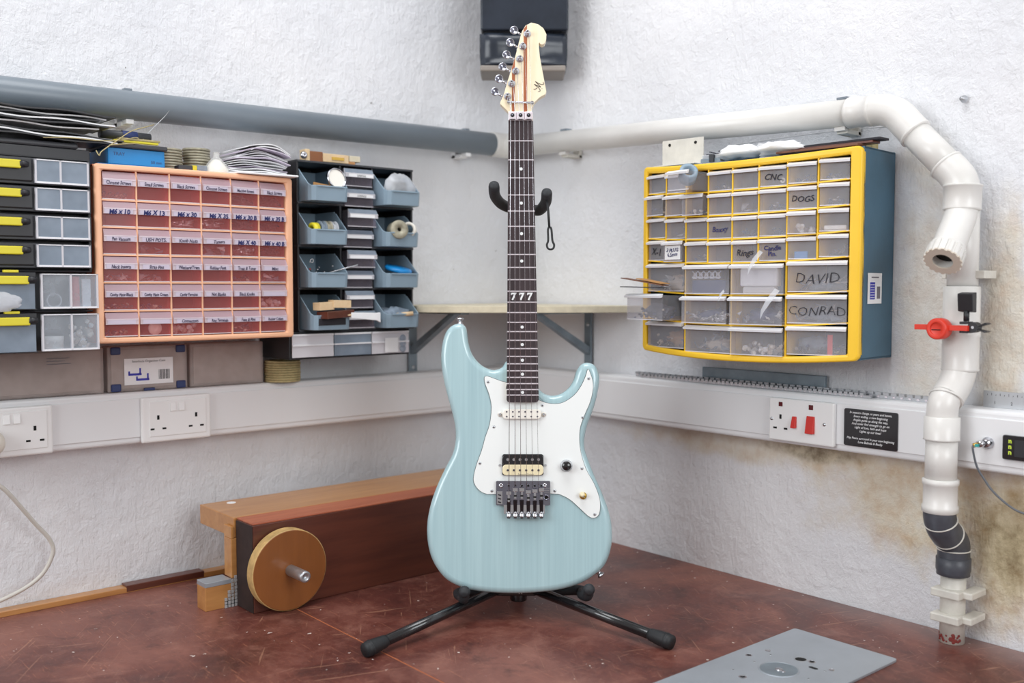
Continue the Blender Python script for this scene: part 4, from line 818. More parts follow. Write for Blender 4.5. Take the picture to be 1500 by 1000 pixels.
def heap(name, label, cat, mw, w, d, h, kind, n=26, seed=1, group=None):
    """loose small stock seen through a drawer front: one object of many pieces"""
    R = random.Random(seed); b = MB()
    for i in range(n):
        r = R.random(); x = R.uniform(-w / 2 + 0.004, w / 2 - 0.004); y = R.uniform(0.004, d); z = R.uniform(0.002, h * (0.4 + 0.6 * R.random()))
        if kind in ('bolts', 'darkbolts'):
            m = 'bolt' if kind == 'bolts' else 'darkpart'
            a = R.uniform(-0.5, 0.5) + (PI if R.random() < 0.5 else 0); L_ = min(0.018, w * 0.35); e = Vector((math.cos(a), R.uniform(-0.5, 0.5), R.uniform(-0.25, 0.25))).normalized() * L_
            p = Vector((max(-w / 2 + 0.004 + max(0, -e.x), min(w / 2 - 0.004 - max(0, e.x), x)), y, z + 0.003)); q = p + e; q.z = max(q.z, 0.0035)
            b.tube([p, q], 0.0016, 6, m); b.disc(0.0034, -0.003, 0, p, e, 7, m)
        elif kind == 'bits':
            s = R.uniform(0.0015, 0.004); b.lathe([(0, 0), (s, 0), (s, s * 0.7), (0, s)], (x, y, z), (R.uniform(-1, 1), R.uniform(-1, 1), 1), 7, R.choice(('darkpart', 'beige', 'darkpart', 'navy')), False)
        elif kind == 'pale':
            s = R.uniform(0.002, 0.0045); b.lathe([(0, 0), (s, 0), (s, s * 1.2), (0, s * 1.2)], (x, y, z), (R.uniform(-1, 1), R.uniform(-1, 1), 0.4), 8, R.choice(('beige', 'paper', 'ivory')), False)
        elif kind == 'film':
            p = [Vector((x + R.uniform(-.012, .012), y + R.uniform(-.004, .01), max(0.002, z + R.uniform(-.008, .008)))) for _ in range(4)]
            for v_ in p: v_.x = max(-w / 2 + .003, min(w / 2 - .003, v_.x)); v_.z = min(v_.z, h); v_.y = max(v_.y, .003)
            b.add(p, [(0, 1, 2), (1, 3, 2), (0, 3, 1)], R.choice(('film', 'film', 'fluff', 'paper')), True)
    o = b.build(name, fix=False); o.matrix_world = mw; tag(o, label, cat, group, 'stuff'); return o

def crumple(name, lbl, cat, mw, sx, sy, sz, m, seed, n=18, rough=0.35):
    vs = []; fs = []; R = random.Random(seed); off = Vector((seed * 3.1, 0, 0)); N2 = 12
    for j in range(N2 + 1):
        for i in range(n + 1):
            th = PI * j / N2; ph = 2 * PI * i / n; d = Vector((math.sin(th) * math.cos(ph), math.sin(th) * math.sin(ph), math.cos(th)))
            k = 1 + rough * noise.noise(d * 2.3 + off) + rough * 0.6 * noise.noise(d * 6 + off)
            if i == n: k = 1 + rough * noise.noise(Vector((math.sin(th), 0, math.cos(th))) * 2.3 + off) + rough * 0.6 * noise.noise(Vector((math.sin(th), 0, math.cos(th))) * 6 + off)
            p = Vector((d.x * sx, d.y * sy, max(-0.98, d.z) * sz)) * k; p.z = max(p.z, -sz) + sz; vs.append(p)
    for j in range(N2):
        for i in range(n): q = j * (n + 1) + i; fs.append((q, q + 1, q + n + 2, q + n + 1))
    o = MB().add(vs, fs, m, True).build(name, fix=False); o.matrix_world = mw; return tag(o, lbl, cat)
DM = {}
PK = ('pocket', 'pocketw')
def drawer_mesh(w, h, dp, m='clear'):
    k = ('d', round(w, 4), round(h, 4), m)
    if k not in DM:
        b = MB(); e = 0.0009; b.box(-w / 2, w / 2, -0.0012, 0, 0, h * 0.97, m)
        b.add([(-w / 2, 0, 0), (-w / 2, dp, 0), (-w / 2, dp, h * .9), (-w / 2, 0, h * .95)], [(0, 1, 2, 3)], m); b.add([(w / 2, 0, 0), (w / 2, dp, 0), (w / 2, dp, h * .9), (w / 2, 0, h * .95)], [(3, 2, 1, 0)], m)
        b.add([(-w / 2, 0, 0), (w / 2, 0, 0), (w / 2, dp, 0), (-w / 2, dp, 0)], [(0, 1, 2, 3)], m)
        b.box(-w / 2, w / 2, -0.0016, 0.0002, 0, 0.0016, 'milky')
        DM[k] = b.mesh('drawer')
    return DM[k]
def handle_mesh(w, h):
    """milky label pocket over the upper half of a small drawer front"""
    k = (PK, round(w, 4), round(h, 4))
    if k not in DM:
        b = MB(); a, c, d = h * 0.98, h * 0.70, h * 0.49
        b.add([(-w / 2, -0.0015, a), (w / 2, -0.0015, a), (w / 2, -0.0085, c), (-w / 2, -0.0085, c)], [(0, 3, 2, 1)], PK[0])
        b.add([(-w / 2, -0.0085, c), (w / 2, -0.0085, c), (w / 2, -0.0090, d), (-w / 2, -0.0090, d)], [(0, 3, 2, 1)], PK[1])
        b.add([(-w / 2, -0.0090, d), (w / 2, -0.0090, d), (w / 2, -0.001, d + 0.001), (-w / 2, -0.001, d + 0.001)], [(0, 3, 2, 1)], PK[0])
        for s in (-1, 1): b.add([(s * w / 2, -0.0015, a), (s * w / 2, -0.0085, c), (s * w / 2, -0.0090, d), (s * w / 2, -0.001, d)], [(0, 1, 2, 3)], PK[1])
        b.box(-w / 2, w / 2, -0.0096, -0.0086, c - 0.0008, c + 0.0010, PK[1])
        DM[k] = b.mesh('handle')
    return DM[k]
def lip_mesh(w, h):
    k = ('l', round(w, 4), round(h, 4))
    if k not in DM:
        b = MB(); z1 = h * 1.0; z0 = h - 0.0075
        b.hexa([(-w / 2 - 0.001, -0.0075, z0), (w / 2 + 0.001, -0.0075, z0), (w / 2, -0.001, z0 + 0.001), (-w / 2, -0.001, z0 + 0.001)], [(-w / 2 - 0.001, -0.0085, z0 + 0.0035), (w / 2 + 0.001, -0.0085, z0 + 0.0035), (w / 2, 0.001, z1), (-w / 2, 0.001, z1)], 'milkyw')
        DM[k] = b.mesh('lip')
    return DM[k]
def place_drawer(t, w, h, dp, x, y, z, rz=0, style='label', text=None, ink='ink2', tsize=0.007, pull=0, bold=0.0, label_m='strip', m='clear', lz=None):
    d = link('drawer', drawer_mesh(w, h, dp, m), t, loc=(x, y - pull, z), rot=(0, 0, rz))
    if style == 'label':
        link('label_pocket', handle_mesh(w, h), d)
        b = MB(); a, c = h * 0.505, h * 0.675; off = random.uniform(-0.04, 0.04) * w
        b.add([(-w * 0.44 + off, -0.0096, a), (w * 0.42 + off, -0.0096, a), (w * 0.42 + off, -0.0094, c), (-w * 0.44 + off, -0.0094, c)], [(0, 1, 2, 3)], label_m)
        if text: b.text(text, tsize, onfront(off, -0.0101, (a + c) / 2 - tsize * 0.06), ink, shear=0.15, bold=bold, wob=0.05, sx=0.74 if len(text) > 9 else 0.9)
        b.build('label_strip', d, fix=False)
    else:
        link('lip', lip_mesh(w, h), d)
        if text:
            b = MB()
            if label_m != 'strip': b.box(-w * 0.42, w * 0.42, -0.0016, -0.0013, h * 0.1, h * 0.78, label_m)
            b.text(text, tsize, onfront(0, -0.0021, lz if lz else h * 0.42), ink, shear=0.12, bold=bold, wob=0.07); b.build('handwriting', d, fix=False)
    return d
def cabinet(t, x0, x1, H, D, shell, frame, inside, bl, br, bb, bt, rows, bow=lambda x: 0, sag=lambda x: 0, fd=0.010, rnd=0.004):
    """rows: list of (z0, z1, ncols). Returns slot list"""
    fw_ = lambda x, y, z: (x, y - (bow(x) if y < -D * 0.6 else 0), z - sag(x))
    b = MB()
    b.wbox(x0 + .001, x1 - .001, -0.004, 0, 0, H, fw_, 12, inside)
    b.wbox(x0, x1, -D + 0.004, 0, H - 0.004, H - 0.001, fw_, 12, shell); b.wbox(x0, x1, -D + 0.004, 0, 0.001, 0.004, fw_, 12, shell)
    b.box(x0, x0 + 0.004, -D + 0.004, 0, 0.002, H - 0.002, shell); b.box(x1 - 0.004, x1, -D + 0.004, 0, 0.002, H - 0.002, shell)
    b.build('cabinet_shell', t)
    f = MB(); fy0, fy1 = -D - 0.004, -D + fd
    n = 16; outer = []
    out = []
    base = rrect(x0, x1, 0, H, 0.0095 if frame == 'yellow' else 0.006, 5); nb = len(base)
    for i in range(nb):
        p, q = base[i], base[(i + 1) % nb]; m_ = max(1, int(math.hypot(q[0] - p[0], q[1] - p[1]) / 0.025))
        for k in range(m_): out.append((p[0] + (q[0] - p[0]) * k / m_, p[1] + (q[1] - p[1]) * k / m_))
    inn = [(min(max(x, x0 + bl), x1 - br), min(max(z, bb), H - bt)) for x, z in out]; no = len(out); vs = []; fs = []
    for (L_, y) in ((out, fy0), (inn, fy0), (inn, fy1), (out, fy1)): vs += [fw_(x, y, z) for x, z in L_]
    for i in range(no):
        j = (i + 1) % no
        for k in range(4):
            k2 = (k + 1) % 4; fs.append((k * no + i, k * no + j, k2 * no + j, k2 * no + i))
    MB().add(vs, fs, frame).build('front_frame', t, rnd, 3)
    slots_ = []
    for ri, (z0, z1, nc) in enumerate(rows):
        if ri < len(rows) - 1:
            g_ = MB(); g_.wbox(x0 + bl, x1 - br, -D, -D + 0.003, z0 - 0.0012, z0 + 0.0012, fw_, n, frame); g_.wbox(x0 + bl, x1 - br, -D + 0.003, -0.005, z0 - 0.0008, z0 + 0.0008, fw_, 8, inside if inside != 'petrol' else frame); g_.build('shelf_divider', t)
        W = (x1 - br - x0 - bl) / nc
        for c in range(nc):
            xa = x0 + bl + c * W; xc = xa + W / 2
            if c:
                bw = bow(xa); s_ = sag(xa); g_ = MB(); g_.box(xa - 0.0012, xa + 0.0012, -D - bw - 0.0004, -D - bw + 0.003, z0 - s_, z1 - s_, frame); g_.box(xa - 0.0008, xa + 0.0008, -D - bw + 0.003, -0.005, z0 - s_, z1 - s_, inside if inside != 'petrol' else frame); g_.build('upright_divider', t)
            sl = -(bow(xc + 0.001) - bow(xc - 0.001)) / 0.002
            slots_.append((ri, c, xc, -D - bow(xc) + 0.001, z0 - sag(xc), W, z1 - z0, math.atan(sl)))
    return slots_

# peach cabinet of thirty-six labelled drawers, left wall
T1 = thing('drawer_cabinet', 'peach plastic cabinet of thirty-six small clear drawers with handwritten labels', 'drawer cabinet', (0, -0.8525, 0.4700), LW)
oz = [0.2895, 0.2399, 0.1947, 0.1483, 0.1018, 0.0541, 0.0096]
rows = [(oz[i + 1], oz[i], 6) for i in range(6)]
bowO = lambda x: 0.010 * max(0, 1 - (x / 0.181) ** 2)
sl = cabinet(T1, -0.1815, 0.1815, 0.2995, 0.155, 'peach_sh', 'peach', 'peach_in', 0.0120, 0.0150, 0.0096, 0.0100, rows, bowO)
TXT = [['Chrome Screws', 'Small Screws', 'Black Screws', 'Chrome Screws', 'Machine Screws', 'Black Screws'],
       ['M6 x 10', 'M6 X 13', 'M6 x 30', 'M6 X 35', 'M6 x 30 B', 'M6 x 35 B'],
       ['Pan Vacuum', 'USH POTS.', 'Knob Nuts', 'Tuners', 'M6 X 40', 'M6 x 40 B'],
       ['Neck Inserts', 'Strap Pins', 'Washers/Trem', 'Rubber Feet', 'Truss & Tuner', 'Misc.'],
       ['Cavity Plate Black', 'Cavity Plate Cream', 'Cavity Ferrules', 'Nut Blanks', 'Black Knobs', ''],
       ['', '', 'Connectors', 'Ring Terminals', 'Fuse & Pins', 'Rubber Collets']]
for (ri, c, xc, y, z, W, Hh, a) in sl:
    s_ = TXT[ri][c]; big = s_.startswith('M6')
    place_drawer(T1, W - 0.0030, Hh - 0.0028, 0.11, xc, y + 0.0022, z + 0.0014, a, 'label', s_, 'ink' if big else 'ink2', 0.0112 if big else 0.0082 if len(s_) < 14 else 0.0070, bold=0.00042 if big else 0.00018, pull=0.004 if (ri, c) == (3, 5) else 0, m='clearbounce')
CON = {(1, 2): ('bolts', 'bright socket head bolts heaped behind the label M6 x 30'), (1, 3): ('bolts', 'bright socket head bolts heaped behind the label M6 X 35'), (2, 4): ('bolts', 'long bright bolts heaped behind the label M6 X 40'), (1, 4): ('darkbolts', 'dark bolts heaped behind the label M6 x 30 B'), (1, 5): ('darkbolts', 'dark bolts heaped behind the label M6 x 35 B'), (2, 5): ('darkbolts', 'dark bolts heaped behind the label M6 x 40 B'),
       (2, 1): ('film', 'clear bag scraps behind the label USH POTS in the peach cabinet'), (3, 0): ('film', 'folded clear film in first drawer of peach cabinet fourth row'), (3, 1): ('film', 'folded clear film behind the label Strap Pins'), (3, 5): ('film', 'clear bag bulging from the drawer labelled Misc'), (4, 1): ('bits', 'small blue and pale parts behind the label Cavity Plate Cream'), (4, 5): ('pale', 'small pale parts in the blank-labelled drawer at right of fifth row'), (5, 2): ('pale', 'white connector blocks behind the label Connectors'), (5, 4): ('bits', 'assorted small parts behind the label Fuse & Pins'), (3, 4): ('bits', 'tuner parts behind the label Truss & Tuner'), (4, 0): ('bits', 'loose small parts behind the label Cavity Plate Black'), (5, 0): ('bits', 'loose parts in the blank-labelled drawer at the bottom left corner'), (0, 4): ('darkbolts', 'small screws behind the label Machine Screws'), (0, 5): ('darkbolts', 'small black screws behind last label of the top row'), (2, 3): ('film', 'clear film behind the label Tuners'), (0, 0): ('bits', 'tiny screws behind the first label of the top row')}
for (ri, c, xc, y, z, W, Hh, a) in sl:
    if (ri, c) in CON:
        k, lb = CON[(ri, c)]
        heap('small_parts', lb, 'small parts', XF(T1) @ T(xc, y + 0.0035, z + 0.0022), W - 0.008, 0.03, 0.017 if k != 'bits' else 0.012, k, 26 if k != 'film' else 14, ri * 7 + c)
for (ri, c, xc, y, z, W, Hh, a) in sl:
    if (ri, c) == (5, 1):
        o = MB().lathe([(0, 0), (0.0115, 0), (0.0115, 0.004), (0.004, 0.004), (0, 0.003)], (0, 0, 0.0120), (0, -1, 0), 24, 'ivory').build('felt_disc'); o.matrix_world = XF(T1) @ T(xc + 0.002, y + 0.010, z + 0.0018); tag(o, 'pale round disc standing in the second drawer of the bottom row', 'disc')

# yellow cabinet of forty-four drawers, right wall
T2 = thing('drawer_cabinet', 'yellow fronted blue cabinet of forty-four clear drawers on the right wall', 'drawer cabinet', (1.004, -0.001, 0.4455), math.radians(5.4))
yz = [0.3335, 0.2945, 0.253, 0.2115, 0.170, 0.1145, 0.0625, 0.0105]
rows = [(yz[i + 1], yz[i], 8 if i < 4 else 4) for i in range(7)]
bowY = lambda x: 0.034 * max(0, 1 - ((x + 0.215) / 0.215) ** 2); sagY = lambda x: 0.0095 * max(0, 1 - ((x + 0.215) / 0.215) ** 2)
sl2 = cabinet(T2, -0.430, 0.0, 0.345, 0.121, 'petrol', 'yellow', 'petrol', 0.0125, 0.0175, 0.0110, 0.0115, rows, bowY, sagY, 0.012, 0.0035)
YT = {(0, 5): ('CNC', 'inkblack', 0.014), (1, 6): ('DOGS', 'inkblack', 0.0135), (2, 3): ('Boxxy', 'ink', 0.0125), (3, 0): ('X-1', 'inkblack', 0.018), (3, 1): ('3 PLUG\n6.5mm', 'ink', 0.0095), (3, 4): ('Rings', 'inkblack', 0.015), (3, 5): ('Candle\nPin.', 'ink', 0.0110), (4, 3): ('DAVID', 'inkblack', 0.024), (5, 3): ('CONRAD', 'inkblack', 0.0215)}
PULL = {(0, 2): 0.052, (5, 0): 0.052, (5, 1): 0.012, (5, 2): 0.010, (6, 2): 0.006, (4, 1): 0.004, (4, 2): 0.006, (1, 0): 0.006, (1, 1): 0.006, (1, 2): 0.014, (3, 1): 0.008, (2, 6): 0.005, (0, 6): 0.003}
slotY = {}
for (ri, c, xc, y, z, W, Hh, a) in sl2:
    s_ = YT.get((ri, c)); pl = PULL.get((ri, c), 0); slotY[(ri, c)] = (xc, y, z, W, Hh, a, pl)
    nx, ny = math.sin(a) * pl, -math.cos(a) * pl
    place_drawer(T2, W - 0.0035, Hh - 0.0040, 0.10, xc + nx, y + ny + 0.001, z + 0.0014, a, 'lip', s_[0] if s_ else None, s_[1] if s_ else 'ink', s_[2] if s_ else 0.01, bold=(-0.00035 if ri > 3 else 0.0002) if s_ else 0, label_m='paper' if (ri, c) == (3, 1) else 'strip', m='clearbig', lz=(Hh * 0.40 if s_ and '\n' in s_[0] else None))
YC = {(4, 0): ('film', 'clear ring and scraps in the first large drawer of the yellow cabinet'), (5, 1): ('bolts', 'pale fittings and rods behind a pulled drawer of the lowest-but-one row'), (5, 2): ('film', 'looped tubing and film in the third drawer of the lowest-but-one row'), (4, 3): ('film', 'scraps behind the name DAVID'), (5, 3): ('film', 'bagged parts behind the name CONRAD'), (6, 1): ('film', 'wrapped parts in the second drawer of the lowest row'), (6, 2): ('pale', 'small grey parts in the third drawer of the lowest row'), (6, 3): ('bits', 'parts and a red strip in the last drawer of the lowest row'), (6, 0): ('bits', 'offcuts in the first drawer of the lowest row'), (5, 0): ('bits', 'dark parts in the drawer pulled out at the left'), (0, 3): ('bits', 'bits in the fourth drawer of the yellow top row'), (1, 5): ('bits', 'bits with a green piece above the name Candle Pin'), (2, 6): ('pale', 'white lumps in the seventh drawer of the third row'), (2, 1): ('film', 'clear scraps in the second drawer of the third row'), (2, 4): ('bits', 'mixed bits in the fifth drawer of the third row'), (1, 0): ('bits', 'grey blue bits in the first drawer of second yellow row'), (0, 6): ('bits', 'pale piece in the seventh drawer of yellow top row'), (3, 2): ('bits', 'bits in the drawer right of 3 PLUG'), (1, 2): ('bits', 'dark bits in third drawer of second yellow row'), (0, 7): ('bits', 'bits in the last drawer of yellow top row'), (1, 7): ('bits', 'bits in the last drawer of yellow second row'), (2, 5): ('bits', 'bits in sixth drawer of the yellow third row'), (0, 1): ('bits', 'bits in the second drawer of yellow top row'), (3, 7): ('film', 'film in the last small drawer above DAVID'), (1, 4): ('film', 'film in the fifth drawer of yellow second row')}
for k, (kd, lb) in YC.items():
    xc, y, z, W, Hh, a, pl = slotY[k]; big = k[0] > 3
    heap('small_parts', lb, 'small parts', XF(T2) @ T(xc + math.sin(a) * pl, y - math.cos(a) * pl + 0.003, z + 0.002) @ Matrix.Rotation(a, 4, 'Z'), W - 0.012, 0.05, Hh * (0.62 if kd == 'film' else 0.42), kd, (44 if big else 18) if kd != 'film' else (30 if big else 10), hash(k) % 97)
def inY(k, dx, dy, dz):
    xc, y, z, W, Hh, a, pl = slotY[k]; return XF(T2) @ T(xc + math.sin(a) * pl, y - math.cos(a) * pl, z + 0.0016) @ Matrix.Rotation(a, 4, 'Z') @ T(dx, dy, dz)
def inside_thing(b, name, label, cat, mw, bevel=0): o = b.build(name, bevel=bevel); o.matrix_world = mw; return tag(o, label, cat)
inside_thing(MB().lathe([(0.010, 0), (0.016, 0), (0.016, 0.022), (0.010, 0.022), (0.010, 0)], (0, 0, 0), (0.6, -0.5, 0.5), 28, 'bin'), 'tape_roll', 'grey blue roll sticking up from the pulled drawer of the yellow top row', 'tape roll', inY((0, 2), -0.002, 0.026, 0.022))
inside_thing(MB().box(-0.034, 0.034, 0, 0.02, 0.013, 0.044, 'paper').box(-0.030, 0.030, 0.002, 0.018, 0.0, 0.013, 'bag'), 'white_block', 'white foam block behind the front of the third large yellow drawer', 'foam block', inY((4, 2), 0, 0.006, 0.0), 0.003)
b = MB()
for i in range(5):
    cxx = -0.028 + i * 0.0125
    b.box(cxx - 0.004, cxx + 0.004, 0, 0.002, 0.027, 0.0295, 'paper'); b.tube([(cxx - 0.006, 0.001, 0.0400), (cxx + 0.006, 0.001, 0.0285)], 0.0011, 5, 'paper'); b.tube([(cxx + 0.006, 0.001, 0.0400), (cxx - 0.006, 0.001, 0.0285)], 0.0011, 5, 'paper'); b.lathe([(0.0030, -0.001), (0.0042, 0), (0.0030, 0.001)], (cxx, 0.001, 0.034), (0, 1, 0), 12, 'paper')
b.box(-0.036, 0.036, 0.004, 0.030, 0.0, 0.024, 'navy')
inside_thing(b, 'lattice_strip', 'white plastic lattice strip over dark blue stock in a large drawer', 'plastic strip', inY((4, 1), 0, 0.003, 0.0))
inside_thing(MB().box(-0.004, 0.004, 0, 0.002, 0, 0.034, 'rose'), 'red_strip', 'red plastic strip upright in the bottom right yellow drawer', 'plastic strip', inY((6, 3), 0.022, 0.003, 0))
inside_thing(MB().box(-0.011, 0.011, 0, 0.006, 0, 0.012, 'blueplastic'), 'blue_clip', 'small blue block in the small drawer beside Candle Pin', 'block', inY((3, 6), -0.003, 0.004, 0.001), 0.001)
inside_thing(MB().box(-0.018, 0.018, 0, 0.006, 0, 0.008, 'ivory'), 'white_rod', 'white plastic bar in last drawer of the third row', 'plastic bar', inY((2, 7), 0.001, 0.004, 0.002), 0.002)
inside_thing(MB().lathe([(0.002, 0), (0.0045, 0), (0.0045, 0.002), (0.002, 0.002), (0.002, 0)], (0, 0, 0.005), (0, -1, 0), 16, 'ivory'), 'washer', 'white ring in the drawer marked CNC', 'washer', inY((0, 5), 0.015, 0.005, 0.004))
def inbag(k, dx, dy, sx, sy, sz, m, seed, lb, cat='parts'):
    crumple('wrapped_parts', lb, cat, inY(k, dx, dy, 0.0), sx, sy, sz, m, seed, rough=0.5)
# film bags poking out
for (k, dx, dz, lb, sc_) in (((5, 2), 0.022, 0.030, 'shiny clear film strip hanging over the front of a pulled drawer', 1.0), ((4, 2), -0.005, 0.048, 'clear bag corner poking up above the white foam block', 0.8), ((5, 1), 0.044, 0.046, 'white torn film tab poking from the bolts drawer', 0.4)):
    b = MB(); 
    for (pp, w_) in (([(0.024 * sc_, -0.016, 0.030 * sc_), (0.010 * sc_, -0.018, 0.012 * sc_), (-0.002 * sc_, -0.017, -0.006 * sc_), (-0.006 * sc_, -0.016, -0.018 * sc_)], 0.005 * sc_),):
        vs = []; 
        for i, p in enumerate(pp): w2 = w_ * (0.5 + 0.5 * math.sin(i + 1)); vs += [(p[0] - w2, p[1], p[2] + 0.002), (p[0] + w2, p[1] - 0.002, p[2] - 0.002)]
        b.add(vs, [(2 * i, 2 * i + 1, 2 * i + 3, 2 * i + 2) for i in range(len(pp) - 1)], 'film', True)
    o = b.build('film_scrap', fix=False); o.matrix_world = inY(k, dx, 0.004, dz); tag(o, lb, 'film')
for (k, dx, sx, sz, m, sd, lb) in (((5, 0), 0.0, 0.032, 0.014, 'darkpart', 11, 'dark wad filling the drawer pulled out at the left'), ((5, 1), 0.0, 0.032, 0.012, 'navy', 12, 'blue parts at the back of the drawer with pale rods'), ((5, 2), 0.004, 0.032, 0.013, 'navy', 13, 'blue parts at the back of the drawer with looped film'), ((6, 0), 0.0, 0.030, 0.014, 'card', 14, 'brown offcuts in the first drawer of the lowest row'), ((6, 1), 0.004, 0.032, 0.012, 'beige', 15, 'beige cloth in the second drawer of the lowest row'), ((6, 3), -0.008, 0.028, 0.014, 'fluff', 16, 'grey wrapped parts left of the red strip'), ((4, 0), 0.0, 0.028, 0.014, 'beige', 17, 'beige cloth in the first large yellow drawer'), ((4, 3), 0.006, 0.030, 0.009, 'fluff', 18, 'grey parts low behind the name DAVID'), ((5, 3), 0.006, 0.030, 0.010, 'fluff', 19, 'grey parts low behind the name CONRAD')):
    inbag(k, dx, 0.036, sx, 0.016, sz, m, sd, lb)
# printed sticker on the blue side
st = MB(); st.box(0.0006, 0.0012, -0.098, -0.046, 0.092, 0.142, 'paper'); st.box(0.0012, 0.0015, -0.090, -0.072, 0.099, 0.127, 'labelblue'); st.box(0.0012, 0.0015, -0.064, -0.052, 0.100, 0.120, 'printgrey'); st.box(0.0012, 0.0015, -0.085, -0.058, 0.134, 0.136, 'printgrey')
for i in range(6): st.box(0.0015, 0.0017, -0.089, -0.074, 0.1015 + i * 0.0042, 0.1024 + i * 0.0042, 'paper')
st.build('side_sticker', T2, label='white printed sticker')

# veneer scraps on the pulled drawer
t0 = XF(T2)
for i, (p, L_, a, tilt, m, lb) in enumerate((((-0.428, -0.185, 0.119), 0.088, 0.02, 0.02, 'inkblack', 'black veneer strip lying flat on the pulled drawer'), ((-0.424, -0.190, 0.135), 0.088, 0.10, 0.155, 'veneer', 'brown veneer strip tilted on top of the pulled drawer'), ((-0.398, -0.176, 0.134), 0.060, -0.05, 0.16, 'card', 'pale veneer offcut behind the brown strip on the pulled drawer'))):
    o = MB().box(0, L_, -0.012, 0.012, 0, 0.0014, m).build('veneer_strip'); o.matrix_world = t0 @ T(*p) @ Matrix.Rotation(a, 4, 'Z') @ Matrix.Rotation(tilt, 4, 'Y'); tag(o, lb, 'veneer strip')

# ------------------------------------------------------------------ things on the yellow cabinet
ztop = 0.4455 + 0.345
t = thing('wall_plate', 'white metal angle plate with two holes standing on the yellow cabinet', 'bracket', (0.586, -0.125, ztop), math.radians(5.4))
b = MB(); b.box(-0.046, 0.046, 0.0, 0.002, 0.0, 0.052, 'pvc_dirty'); b.box(-0.046, 0.046, -0.030, 0.002, 0.0, 0.002, 'pvc_dirty'); b.build('plate', t, 0.0006)
t.location = (0.640, -0.115, ztop)
for x in (-0.029, 0.029): MB().disc(0.003, 0, 0.0004, (x, -0.0003, 0.043), (0, -1, 0), 14, 'dark').build('screw_hole', t)
t = thing('tool_box', 'small dark grey hinged case on yellow cabinet behind the white plate', 'case', (0.700, -0.085, ztop), math.radians(5.4))
MB().box(-0.020, 0.050, -0.028, 0.030, 0, 0.010, 'zinc').build('base', t, 0.001); MB().box(-0.018, 0.048, -0.026, 0.028, 0.010, 0.017, 'film').build('clear_lid', t, 0.001)
for x in (0.000, 0.024): MB().box(x, x + 0.010, -0.031, -0.026, 0.003, 0.016, 'dgrey').build('latch', t)
b = MB()
for i in range(10): b.tube([(-0.016 + 0.0065 * i, -0.024, 0.014 + 0.004 * (i % 3)), (-0.010 + 0.0065 * i, 0.02, 0.019 + 0.002 * (i % 2))], 0.0012, 5, 'darkpart')
tag(b.build('contents', t), kind='stuff')
crumple('crumpled_bag', 'crumpled white bag on the yellow cabinet, nearer the guitar', 'bag', T(0.770, -0.110, ztop), 0.042, 0.034, 0.0135, 'paper', 2)
crumple('crumpled_bag', 'crumpled white bag on the yellow cabinet beside the dark strips', 'bag', T(0.850, -0.108, ztop), 0.045, 0.034, 0.0125, 'paper', 5)
for i, (x, y, z, L_, w, a, m, lb) in enumerate(((0.858, -0.118, 0.0022, 0.150, 0.028, 0.03, 'veneer', 'bottom brown wood strip on the right end of yellow cabinet'), (0.880, -0.108, 0.0062, 0.145, 0.026, 0.06, 'mahog', 'middle red brown wood strip on the right end of yellow cabinet'), (0.872, -0.100, 0.0104, 0.165, 0.030, 0.02, 'inkblack', 'top black wood strip on the right end of yellow cabinet'))):
    o = MB().box(0, L_, -w / 2, w / 2, 0, 0.0036, m).build('wood_strip', bevel=0.0004); o.matrix_world = T(x, y, ztop + z - 0.002) @ Matrix.Rotation(a, 4, 'Z'); tag(o, lb, 'wood strip')
tag(MB().box(0.985, 1.003, -0.075, -0.055, ztop - 0.0005, ztop + 0.0125, 'straw').build('wood_offcut'), 'small straw coloured offcut propping the dark strips', 'offcut')
tag(MB().tube(spline([(0.66, -0.006, 0.838), (0.80, -0.005, 0.839), (0.92, -0.005, 0.838), (1.02, -0.005, 0.832)], 5), 0.0009, 6, 'paper').build('thin_wire'), 'thin white wire stretched along the wall over the yellow cabinet', 'wire')

